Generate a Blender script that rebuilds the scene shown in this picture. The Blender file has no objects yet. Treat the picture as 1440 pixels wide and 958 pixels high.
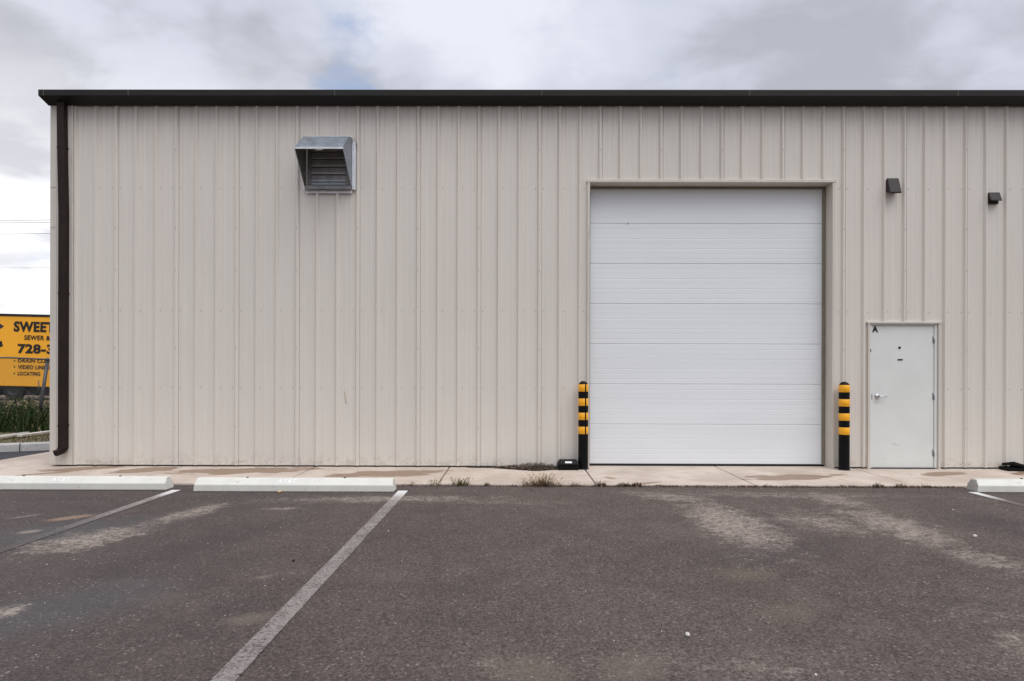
import bpy, bmesh, math, random
from mathutils import Vector, Matrix, noise as mnoise

random.seed(11)
R = math.radians
sc = bpy.context.scene
COL = sc.collection

# ------------------------------------------------------------------ camera
F = 870.0                    # focal length in pixels of a 1440 wide frame
DW = F * 0.3048 / 28.4       # camera to wall
CAMH = 1.42
cam_d = bpy.data.cameras.new('camera')
cam = bpy.data.objects.new('camera', cam_d)
COL.objects.link(cam)
cam_d.sensor_width = 36.0
cam_d.lens = F / 1440 * 36.0
cam_d.shift_y = 46 / 1440
cam_d.clip_start = 0.05
cam_d.clip_end = 4000
CM = Matrix.Rotation(R(0.26), 4, 'Z') @ Matrix.Rotation(R(90), 4, 'X') @ Matrix.Rotation(R(0.145), 4, 'Z')
CAMLOC = Vector((0, -DW, CAMH))
cam.matrix_world = Matrix.Translation(CAMLOC) @ CM
sc.camera = cam


def ray(px, py):
    return CM.to_3x3() @ Vector(((px - 720) / F, -(py - 525) / F, -1.0))


def at(px, py, Y=0.0):
    d = ray(px, py)
    t = (Y - CAMLOC.y) / d.y
    return CAMLOC + d * t


def gr(px, py, z=-0.02):
    d = ray(px, py)
    t = (z - CAMLOC.z) / d.z
    return CAMLOC + d * t


# ------------------------------------------------------------------ materials
class NT:
    def __init__(s, m):
        m.use_nodes = True
        s.t = m.node_tree
        s.n = s.t.nodes
        s.l = s.t.links

    def add(s, typ, **kw):
        n = s.n.new(typ)
        for k, v in kw.items():
            setattr(n, k, v)
        return n

    def lk(s, a, b):
        s.l.new(a, b)

    def val(s, sock, v):
        if hasattr(v, 'is_output'):
            s.l.new(v, sock)
        else:
            sock.default_value = v

    def math(s, op, a, b=0.0, c=0.0, clamp=False):
        n = s.n.new('ShaderNodeMath')
        n.operation = op
        n.use_clamp = clamp
        s.val(n.inputs[0], a)
        s.val(n.inputs[1], b)
        if len(n.inputs) > 2:
            s.val(n.inputs[2], c)
        return n.outputs[0]

    def mix(s, fac, a, b, bt='MIX'):
        n = s.n.new('ShaderNodeMix')
        n.data_type = 'RGBA'
        n.blend_type = bt
        s.val(n.inputs[0], fac)
        s.val(n.inputs[6], a if hasattr(a, 'is_output') else (*a, 1))
        s.val(n.inputs[7], b if hasattr(b, 'is_output') else (*b, 1))
        return n.outputs[2]

    def coords(s, scale=(1, 1, 1), rot=(0, 0, 0), loc=(0, 0, 0), which='Object'):
        tc = s.n.new('ShaderNodeTexCoord')
        mp = s.n.new('ShaderNodeMapping')
        mp.inputs['Scale'].default_value = scale
        mp.inputs['Rotation'].default_value = rot
        mp.inputs['Location'].default_value = loc
        s.lk(tc.outputs[which], mp.inputs['Vector'])
        return mp.outputs[0]

    def noise(s, vec, scale, detail=4, rough=0.55):
        n = s.n.new('ShaderNodeTexNoise')
        n.inputs['Scale'].default_value = scale
        n.inputs['Detail'].default_value = detail
        n.inputs['Roughness'].default_value = rough
        s.lk(vec, n.inputs['Vector'])
        return n.outputs['Fac']

    def ramp(s, v, lo, hi, a=0.0, b=1.0, smooth=True):
        n = s.n.new('ShaderNodeMapRange')
        n.interpolation_type = 'SMOOTHSTEP' if smooth else 'LINEAR'
        s.val(n.inputs['Value'], v)
        n.inputs['From Min'].default_value = lo
        n.inputs['From Max'].default_value = hi
        n.inputs['To Min'].default_value = a
        n.inputs['To Max'].default_value = b
        return n.outputs[0]

    def bump(s, h, strength, dist):
        n = s.n.new('ShaderNodeBump')
        n.inputs['Strength'].default_value = strength
        n.inputs['Distance'].default_value = dist
        s.lk(h, n.inputs['Height'])
        return n.outputs[0]

    def bsdf(s):
        return s.n['Principled BSDF']


def mat(name, col, rough=0.5, metal=0.0, var=0.12, vs=6.0, bump=0.0, bs=60.0, stretch=(1, 1, 1), spec=0.5, dirt=None):
    m = bpy.data.materials.new(name)
    t = NT(m)
    b = t.bsdf()
    co = t.coords(stretch)
    f = t.noise(co, vs, 5, 0.6)
    lo = tuple(c * (1 - var) for c in col)
    hi = tuple(min(1, c * (1 + var)) for c in col)
    c = t.mix(t.ramp(f, 0.3, 0.7), lo, hi)
    if dirt:
        dc, ds, dl, dh = dirt
        c = t.mix(t.ramp(t.noise(t.coords(stretch), ds, 6, 0.65), dl, dh, 0, 0.8), c, dc)
    t.lk(c, b.inputs['Base Color'])
    t.lk(t.ramp(f, 0.2, 0.8, max(0.02, rough - 0.08), min(1, rough + 0.08)), b.inputs['Roughness'])
    b.inputs['Metallic'].default_value = metal
    b.inputs['Specular IOR Level'].default_value = spec
    if bump:
        t.lk(t.bump(t.noise(t.coords(), bs, 4, 0.6), bump, 0.004), b.inputs['Normal'])
    return m


M = {}


def wall_material():
    m = bpy.data.materials.new('painted_steel_siding')
    t = NT(m)
    b = t.bsdf()
    streak = t.noise(t.coords((7, 7, 0.12)), 2.2, 5, 0.6)
    fine = t.noise(t.coords((60, 60, 0.4)), 1.5, 3, 0.6)
    blot = t.noise(t.coords(), 0.7, 4, 0.5)
    c = t.mix(t.ramp(streak, 0.3, 0.7), (0.655, 0.612, 0.543), (0.682, 0.641, 0.575))
    c = t.mix(t.ramp(fine, 0.40, 0.70, 0, 0.16), c, (0.545, 0.512, 0.463))
    c = t.mix(t.ramp(blot, 0.35, 0.7, 0, 0.35), c, (0.638, 0.590, 0.532))
    # each sheet (three ribs wide) came from a slightly different batch
    px_ = t.n.new('ShaderNodeSeparateXYZ')
    t.lk(t.coords(), px_.inputs[0])
    idx = t.math('FLOOR', t.math('DIVIDE', t.math('ADD', px_.outputs[0], 1.6 + 30 - 0.02), 0.9144))
    wn_ = t.n.new('ShaderNodeTexWhiteNoise')
    wn_.noise_dimensions = '1D'
    t.lk(idx, wn_.inputs['W'])
    c = t.mix(t.math('MULTIPLY', wn_.outputs['Value'], 0.30), c, (0.615, 0.595, 0.54))
    c = t.mix(t.math('MULTIPLY', t.ramp(wn_.outputs['Value'], .5, .9), 0.12), c, (0.50, 0.455, 0.42))
    # darker streaks that start at the eave and thin out
    pos = t.n.new('ShaderNodeSeparateXYZ')
    t.lk(t.coords(), pos.inputs[0])
    z = pos.outputs[2]
    run = t.noise(t.coords((16, 16, 0.25)), 1.6, 5, 0.7)
    top = t.ramp(z, 4.3, 5.45, 0, 1)
    f = t.math('MULTIPLY', t.ramp(run, 0.42, 0.72), top)
    c = t.mix(t.math('MULTIPLY', f, 0.5), c, (0.36, 0.33, 0.30))
    low = t.ramp(z, 0.02, 0.26, 1, 0)
    sp = t.ramp(t.noise(t.coords((1, 1, 1)), 9, 6, 0.7), 0.42, 0.66)
    c = t.mix(t.math('MULTIPLY', t.math('MULTIPLY', low, sp), 0.4), c, (0.36, 0.29, 0.23))
    t.lk(c, b.inputs['Base Color'])
    b.inputs['Roughness'].default_value = 0.48
    b.inputs['Specular IOR Level'].default_value = 0.35
    # oil-canning: sheet metal is never quite flat
    oc = t.noise(t.coords((2.2, 1, 0.5)), 1.6, 2, 0.4)
    t.lk(t.bump(oc, 0.5, 0.035), b.inputs['Normal'])
    return m


def ellipse(t, cx, cy, rx, ry, rot, inner=0.25, wob=None, wamt=0.35):
    """soft elliptical mask in ground coordinates"""
    tc = t.n.new('ShaderNodeTexCoord')
    v = tc.outputs['Object']
    sub = t.n.new('ShaderNodeVectorMath')
    sub.operation = 'SUBTRACT'
    t.lk(v, sub.inputs[0])
    sub.inputs[1].default_value = (cx, cy, 0)
    rt = t.n.new('ShaderNodeVectorRotate')
    rt.rotation_type = 'Z_AXIS'
    rt.inputs['Angle'].default_value = -rot
    t.lk(sub.outputs[0], rt.inputs['Vector'])
    ml = t.n.new('ShaderNodeVectorMath')
    ml.operation = 'MULTIPLY'
    t.lk(rt.outputs[0], ml.inputs[0])
    ml.inputs[1].default_value = (1 / rx, 1 / ry, 0)
    ln = t.n.new('ShaderNodeVectorMath')
    ln.operation = 'LENGTH'
    t.lk(ml.outputs[0], ln.inputs[0])
    d = ln.outputs['Value']
    if wob is not None:
        d = t.math('ADD', d, t.math('MULTIPLY', t.math('SUBTRACT', wob, 0.5), wamt * 2))
    return t.ramp(d, inner, 1.0, 1, 0)


def capsule(t, p0, p1, hw, zz=-0.02, **k):
    a, b = gr(*p0, zz), gr(*p1, zz)
    c = (a + b) / 2
    d = b - a
    return ellipse(t, c.x, c.y, d.length / 2 + hw, hw, math.atan2(d.y, d.x), **k)


def asphalt_color(t):
    co = t.coords()
    big = t.noise(co, 0.35, 5, 0.55)
    mid = t.noise(co, 3.0, 6, 0.65)
    fine = t.noise(co, 64, 5, 0.77)
    c = t.mix(t.ramp(big, 0.35, 0.65), (0.080, 0.0605, 0.0535), (0.102, 0.0785, 0.0690))
    c = t.mix(t.ramp(mid, 0.35, 0.68, 0, 0.5), c, (0.124, 0.097, 0.083))
    c = t.mix(t.ramp(fine, 0.375, 0.51, 0.85, 0), c, (0.020, 0.0165, 0.0155))
    c = t.mix(t.ramp(fine, 0.53, 0.64, 0, 0.62), c, (0.215, 0.180, 0.156))
    wob = t.noise(co, 1.6, 5, 0.6)
    wob2 = t.noise(co, 6.5, 5, 0.7)
    grain = t.ramp(t.noise(co, 34, 5, 0.75), 0.40, 0.62)
    grain2 = t.ramp(t.noise(t.coords((0.6, 1.6, 1)), 9, 6, 0.72), 0.36, 0.66)
    lft = t.n.new('ShaderNodeSeparateXYZ')
    t.lk(co, lft.inputs[0])
    c = t.mix(t.ramp(t.math('ADD', lft.outputs[0], t.math('MULTIPLY', big, 3.0)), -2.6, 1.6, 0.5, 0), c, (0.058, 0.0500, 0.0470))
    c = t.mix(t.ramp(t.noise(co, 1.15, 6, 0.62), 0.52, 0.70, 0, 0.32), c, (0.050, 0.042, 0.041))
    c = t.mix(t.ramp(t.noise(t.coords((1, 1, 1), loc=(9, 4, 0)), 0.8, 6, 0.65), 0.54, 0.72, 0, 0.35), c, (0.140, 0.112, 0.094))
    # wetter, bluish dark area at the left
    wet = t.math('MAXIMUM', capsule(t, (-60, 765), (190, 735), 0.62, wob=wob),
                 capsule(t, (-40, 880), (190, 830), 0.55, wob=wob))
    c = t.mix(t.math('MULTIPLY', wet, 0.45), c, (0.066, 0.069, 0.073))
    # damp darker patches
    damp = t.math('MAXIMUM', capsule(t, (120, 806), (420, 730), 0.42, wob=wob), capsule(t, (1330, 716), (1480, 760), 0.55, wob=wob))
    damp = t.math('MAXIMUM', damp, capsule(t, (1010, 790), (1180, 760), 0.4, wob=wob))
    damp = t.math('MAXIMUM', damp, capsule(t, (-20, 703), (200, 700), 0.16, wob=wob))
    c = t.mix(t.math('MULTIPLY', damp, 0.45), c, (0.048, 0.040, 0.038))
    # pale dust / silt left by dried puddles
    pale = None
    for p0, p1, hw, amt in [((270, 704), (800, 699), 0.26, .72), ((50, 774), (190, 744), 0.36, 1.0), ((190, 742), (330, 704), 0.24, .8),
                            ((880, 692), (1010, 706), 0.34, .75), ((980, 705), (1095, 778), 0.46, 1.05), ((1010, 760), (1120, 830), 0.22, .35),
                            ((1140, 694), (1215, 714), 0.36, .75), ((1190, 712), (1345, 772), 0.42, .9), ((1330, 768), (1450, 805), 0.32, .65),
                            ((1290, 696), (1450, 706), 0.14, .4),
                            ((860, 690), (1150, 692), 0.18, .4), ((350, 716), (440, 714), 0.10, .7), ((1110, 725), (1200, 745), 0.45, .65),
                            ((1445, 935), (1425, 880), 0.25, .5), ((840, 692), (1400, 700), 0.30, .55), ((820, 930), (1300, 945), 0.30, .40), ((600, 940), (760, 930), .22, .35), ((1330, 880), (1450, 850), .3, .35), ((560, 706), (840, 706), .25, .45), ((1060, 712), (1290, 745), 0.62, .42), ((-6, 862), (8, 858), 0.14, 1.2)]:
        q = t.math('MULTIPLY', capsule(t, p0, p1, hw * 1.4, inner=0.0, wob=wob2, wamt=0.60), amt)
        pale = q if pale is None else t.math('MAXIMUM', pale, q)
    gn_ = t.noise(co, 38, 5, 0.78)
    gm_ = t.noise(t.coords((0.7, 1.5, 1)), 10, 6, 0.72)
    q = t.math('ADD', t.math('MULTIPLY', gn_, 0.62), t.math('MULTIPLY', gm_, 0.38))
    q = t.math('ADD', q, t.math('MULTIPLY', t.math('SUBTRACT', pale, 0.56), 0.22))
    pf = t.math('MULTIPLY', t.ramp(q, 0.405, 0.60), t.math('MULTIPLY', pale, 1.9, clamp=True))
    pf = t.math('MULTIPLY', pf, t.ramp(t.noise(co, 24, 6, 0.8), 0.38, 0.58, 0.12, 0.95))
    c = t.mix(pf, c, (0.34, 0.285, 0.240))
    # sandy spots
    for p0, p1, hw, col, amt in [((72, 731), (126, 724), 0.115, (0.30, 0.20, 0.135), .75), ((34, 748), (50, 746), 0.085, (0.27, 0.23, 0.19), .75),
                                 ((288, 713), (308, 711), 0.09, (0.24, 0.20, 0.165), .65), ((335, 872), (372, 866), 0.13, (0.17, 0.135, 0.11), .5),
                                 ((365, 812), (378, 809), 0.06, (0.20, 0.165, 0.13), .5), ((1090, 865), (1120, 855), 0.16, (0.14, 0.115, 0.085), .4),
                                 ((1030, 808), (1060, 806), 0.2, (0.15, 0.125, 0.085), .35), ((870, 945), (900, 930), 0.2, (0.15, 0.125, 0.1), .45),
                                 ((730, 935), (770, 950), 0.22, (0.16, 0.13, 0.1), .4), ((5, 730), (60, 722), 0.03, (0.3, 0.29, 0.28), .6)]:
        c = t.mix(t.math('MULTIPLY', capsule(t, p0, p1, hw, inner=0.3, wob=wob2, wamt=0.3), amt), c, col)
    # aggregate: individual stones showing in the binder
    for scl, th, cols in [(105, 0.24, ((0.25, 0.22, 0.20), (0.03, 0.026, 0.025))), (46, 0.13, ((0.27, 0.235, 0.21), (0.16, 0.135, 0.115)))]:
        vo = t.n.new('ShaderNodeTexVoronoi')
        vo.inputs['Scale'].default_value = scl
        t.lk(co, vo.inputs['Vector'])
        sep = t.n.new('ShaderNodeSeparateColor')
        t.lk(vo.outputs['Color'], sep.inputs[0])
        core = t.ramp(vo.outputs['Distance'], 0.30, 0.42, 1, 0)
        on = t.ramp(sep.outputs[0], 1 - th, 1 - th + 0.02)
        sc_ = t.mix(sep.outputs[1], cols[0], cols[1])
        c = t.mix(t.math('MULTIPLY', t.math('MULTIPLY', core, on), t.ramp(mid, 0.36, 0.62, 0.35, 0.95)), c, sc_)
    # rare white chips
    vo = t.n.new('ShaderNodeTexVoronoi')
    vo.inputs['Scale'].default_value = 60
    t.lk(co, vo.inputs['Vector'])
    sep = t.n.new('ShaderNodeSeparateColor')
    t.lk(vo.outputs['Color'], sep.inputs[0])
    q = t.math('MULTIPLY', t.ramp(vo.outputs['Distance'], 0.2, 0.32, 1, 0), t.ramp(sep.outputs[2], 0.975, 0.98))
    c = t.mix(t.math('MULTIPLY', q, 0.75), c, (0.55, 0.51, 0.47))
    h = t.math('ADD', t.noise(co, 90, 4, 0.7), t.math('MULTIPLY', t.noise(co, 28, 4, 0.7), 1.2))
    return c, h, wet, grain, fine


def asphalt_material():
    m = bpy.data.materials.new('worn_asphalt')
    t = NT(m)
    b = t.bsdf()
    c, h, wet, grain, fine = asphalt_color(t)
    t.lk(c, b.inputs['Base Color'])
    t.lk(t.math('SUBTRACT', 0.86, t.math('MULTIPLY', wet, 0.22)), b.inputs['Roughness'])
    b.inputs['Specular IOR Level'].default_value = 0.22
    t.lk(t.bump(h, 0.9, 0.007), b.inputs['Normal'])
    return m


def line_material():
    m = bpy.data.materials.new('worn_white_line_paint')
    t = NT(m)
    b = t.bsdf()
    c, h, wet, grain, fine = asphalt_color(t)
    pos = t.n.new('ShaderNodeSeparateXYZ')
    t.lk(t.coords(), pos.inputs[0])
    w = t.ramp(pos.outputs[1], -2.25, -1.72, 0.46, 0.20, smooth=True)      # fresher near the wheel stops
    n1 = t.noise(t.coords(), 60, 6, 0.8)
    n2 = t.noise(t.coords(), 5, 5, 0.65)
    v = t.math('ADD', n1, t.math('MULTIPLY', t.math('SUBTRACT', n2, 0.5), 0.30))
    f = t.ramp(t.math('SUBTRACT', v, w), -0.06, 0.07)
    paint = t.mix(t.noise(t.coords(), 14, 4, 0.6), (0.29, 0.258, 0.235), (0.42, 0.385, 0.355))
    paint = t.mix(t.ramp(pos.outputs[1], -2.4, -1.72), paint, (0.72, 0.70, 0.68))
    side = t.ramp(t.math('ABSOLUTE', t.math('ADD', pos.outputs[0], 1.0)), 2.0, 2.6)       # the outer two lines are nearly gone
    right = t.ramp(pos.outputs[0], 1.0, 2.0)
    g1 = t.ramp(pos.outputs[1], -4.2, -2.5, 0.90, 0)
    g2 = t.ramp(pos.outputs[1], -2.7, -1.9, 1.0, 0)
    gone = t.math('MULTIPLY', side, t.math('ADD', t.math('MULTIPLY', g2, right), t.math('MULTIPLY', g1, t.math('SUBTRACT', 1.0, right))))
    f = t.math('MULTIPLY', f, t.math('SUBTRACT', 1.0, gone))
    t.lk(t.mix(t.math('MULTIPLY', f, t.ramp(pos.outputs[1], -3.0, -1.75, 0.68, 0.95)), c, paint), b.inputs['Base Color'])
    t.lk(t.math('SUBTRACT', 0.86, t.math('MULTIPLY', wet, 0.22)), b.inputs['Roughness'])
    b.inputs['Specular IOR Level'].default_value = 0.22
    t.lk(t.bump(h, 0.9, 0.007), b.inputs['Normal'])
    return m


def concrete_walk():
    m = bpy.data.materials.new('pinkish_concrete')
    t = NT(m)
    b = t.bsdf()
    co = t.coords()
    a = t.noise(co, 1.2, 5, 0.6)
    f = t.noise(co, 40, 5, 0.7)
    c = t.mix(t.ramp(a, 0.35, 0.65), (0.445, 0.368, 0.302), (0.565, 0.482, 0.405))
    c = t.mix(t.ramp(f, 0.3, 0.5, 0.35, 0), c, (0.30, 0.23, 0.18))
    c = t.mix(t.ramp(t.noise(t.coords((1, 2.5, 1)), 3.5, 6, 0.7), 0.50, 0.70, 0, 0.65), c, (0.33, 0.255, 0.195))
    wob = t.noise(t.coords((1, 1.6, 1)), 2.6, 5, 0.6)
    wet = None
    for p0, p1, hw in [((70, 662), (150, 657.5), 0.22), ((172, 663.5), (232, 659), 0.24), ((262, 664), (415, 660.5), 0.30), ((490, 668), (605, 664), 0.30),
                       ((1060, 673), (1160, 669), 0.24), ((1310, 668), (1345, 665), 0.17), ((890, 681), (925, 678), 0.06), ((852, 671), (862, 673), 0.05),
                       ((1435, 666), (1470, 663), 0.15), ((30, 668), (90, 664), 0.1)]:
        q = capsule(t, p0, p1, hw, zz=0.0, inner=0.80, wob=wob, wamt=0.85)
        wet = q if wet is None else t.math('MAXIMUM', wet, q)
    c = t.mix(t.math('MULTIPLY', wet, 0.92), c, (0.235, 0.155, 0.103))
    t.lk(c, b.inputs['Base Color'])
    t.lk(t.math('SUBTRACT', 0.85, t.math('MULTIPLY', wet, 0.35)), b.inputs['Roughness'])
    t.lk(t.bump(f, 0.25, 0.003), b.inputs['Normal'])
    return m


def make_materials():
    M['siding'] = wall_material()
    M['trim'] = mat('beige_trim', (0.60, 0.56, 0.495), 0.45, var=0.05, vs=2, stretch=(3, 3, .4), spec=0.35, dirt=((0.40, 0.34, 0.28), 6, 0.6, 0.8))
    M['bronze'] = mat('dark_bronze_metal', (0.017, 0.0155, 0.014), 0.45, spec=0.2, var=0.2, vs=4, stretch=(.5, 4, 4), dirt=((0.030, 0.027, 0.023), 9, 0.58, 0.85))
    M['spout'] = mat('dark_brown_metal', (0.022, 0.0145, 0.012), 0.5, spec=0.16, var=0.2, vs=4, dirt=((0.045, 0.036, 0.030), 9, 0.6, 0.85))
    M['door_white'] = mat('white_door_paint', (0.740, 0.765, 0.775), 0.42, var=0.02, vs=1.0, stretch=(.4, 1, 3), dirt=((0.60, 0.60, 0.60), 5, 0.62, 0.85))
    M['man_door'] = mat('white_steel_door', (0.675, 0.69, 0.655), 0.4, var=0.03, vs=2, dirt=((0.52, 0.53, 0.50), 6, 0.62, 0.85))
    M['olive'] = mat('olive_weatherstrip', (0.20, 0.175, 0.13), 0.6)
    M['rubber'] = mat('black_rubber', (0.014, 0.014, 0.014), 0.7, var=0.2)
    M['screw'] = mat('screw_head', (0.13, 0.115, 0.10), 0.5)
    M['found'] = mat('dark_base_channel', (0.030, 0.026, 0.022), 0.9)
    M['galv'] = mat('galvanised_steel', (0.26, 0.29, 0.325), 0.42, metal=0.5, var=0.14, vs=9)
    M['galv_in'] = mat('dull_dark_shaded_steel', (0.21, 0.205, 0.20), 0.5, metal=0.4, var=0.2, vs=9)  # darker copy of the galvanised sheet, shade inside the hood in its colour
    M['lamp'] = mat('brown_grey_metal', (0.038, 0.031, 0.028), 0.5, var=0.2, vs=12, spec=0.25)
    M['lip'] = mat('bright_highlight_edge', (0.62, 0.64, 0.64), 0.4, metal=0.3, var=0.08)  # the lip's highlight, put in as a lighter colour
    M['louver'] = mat('louvre_steel', (0.40, 0.40, 0.40), 0.45, metal=0.5, var=0.2, vs=9)
    M['white_trim'] = mat('white_flashing', (0.80, 0.82, 0.86), 0.5, var=0.06, vs=9)
    M['black_plastic'] = mat('black_plastic', (0.0050, 0.0050, 0.0053), 0.42, spec=0.12, var=0.25, vs=10, dirt=((0.022, 0.021, 0.020), 14, 0.62, 0.9))
    M['yellow_tape'] = mat('yellow_reflective_tape', (0.90, 0.415, 0.010), 0.38, var=0.06, vs=20, dirt=((0.55, 0.26, 0.03), 24, 0.62, 0.85))
    M['grey_lid'] = mat('grey_lid', (0.20, 0.21, 0.215), 0.4)
    M['label'] = mat('paper_label', (0.72, 0.72, 0.74), 0.6, var=0.05)
    M['steel'] = mat('satin_steel', (0.55, 0.55, 0.56), 0.26, metal=1.0, var=0.05)
    M['hinge'] = mat('hinge_steel', (0.34, 0.35, 0.37), 0.4, metal=0.7, var=0.1, vs=20)
    M['black_ink'] = mat('black_lettering', (0.010, 0.009, 0.009), 0.5)
    M['lens'] = mat('lamp_lens', (0.60, 0.60, 0.62), 0.2)
    M['stop'] = mat('white_painted_concrete', (0.645, 0.640, 0.575), 0.75, var=0.05, vs=4, bump=0.35, bs=90, dirt=((0.36, 0.345, 0.31), 11, 0.60, 0.78))
    M['stop_raw'] = mat('bare_concrete', (0.40, 0.385, 0.35), 0.9, var=0.15, vs=18, bump=0.6, bs=70)
    M['stencil'] = mat('white_stencil_paint', (0.84, 0.84, 0.83), 0.6, var=0.03)
    M['rust'] = mat('rusty_steel', (0.05, 0.032, 0.024), 0.8, var=0.3, vs=30)
    M['asphalt'] = asphalt_material()
    M['line'] = line_material()
    M['walk'] = concrete_walk()
    M['drive'] = mat('dark_new_asphalt', (0.030, 0.031, 0.036), 0.8, var=0.2, vs=30, bump=0.5, bs=90)
    M['kerb'] = mat('kerb_concrete', (0.47, 0.46, 0.44), 0.85, var=0.1, vs=8, bump=0.3, dirt=((0.20, 0.19, 0.165), 4, 0.56, 0.75))
    M['dirt'] = mat('dry_brown_soil', (0.145, 0.098, 0.068), 0.95, var=0.3, vs=1.5, bump=0.5, bs=8, dirt=((0.10, 0.11, 0.045), 0.9, 0.5, 0.68))
    M['grass'] = mat('green_weeds', (0.030, 0.048, 0.015), 0.7, spec=0.08, var=0.45, vs=2.5)
    M['grass2'] = mat('yellow_green_grass', (0.17, 0.165, 0.045), 0.7, spec=0.1, var=0.35, vs=3)
    M['dry'] = mat('dry_stalks', (0.42, 0.31, 0.165), 0.7, var=0.3, vs=8)
    M['weed_green'] = mat('dusty_green_leaf', (0.185, 0.175, 0.080), 0.7, spec=0.1, var=0.3, vs=30)
    M['weed_rust'] = mat('rust_brown_leaf', (0.25, 0.125, 0.075), 0.7, var=0.3, vs=30)
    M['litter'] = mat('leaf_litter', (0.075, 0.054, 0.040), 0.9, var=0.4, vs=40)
    M['leaf'] = mat('yellow_leaf', (0.46, 0.33, 0.13), 0.6, var=0.1, vs=30)
    M['pebble'] = mat('pale_stone', (0.52, 0.49, 0.46), 0.7, var=0.15, vs=60, bump=0.2)
    M['chips'] = mat('stone_chips', (0.24, 0.215, 0.195), 0.8, var=0.5, vs=3)
    M['yellow'] = mat('yellow_trailer_paint', (0.92, 0.43, 0.020), 0.4, var=0.04, vs=.8, dirt=((0.60, 0.27, 0.03), 2, 0.6, 0.85))
    M['black_metal'] = mat('black_trailer_metal', (0.013, 0.013, 0.014), 0.55, var=0.2)
    M['logo'] = mat('dark_blue_paint', (0.02, 0.022, 0.045), 0.5)
    M['green_dot'] = mat('green_paint', (0.06, 0.16, 0.03), 0.5)
    M['fence'] = mat('fence_wire', (0.11, 0.11, 0.115), 0.55, metal=0.4, var=0.15)
    M['pvc'] = mat('pale_pipe', (0.60, 0.56, 0.50), 0.6, var=0.15, vs=3)
    M['wire'] = mat('cable_sheath', (0.10, 0.10, 0.11), 0.7)
    M['rim'] = mat('grey_wheel_rim', (0.055, 0.055, 0.055), 0.6, metal=0.2)


make_materials()


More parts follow.
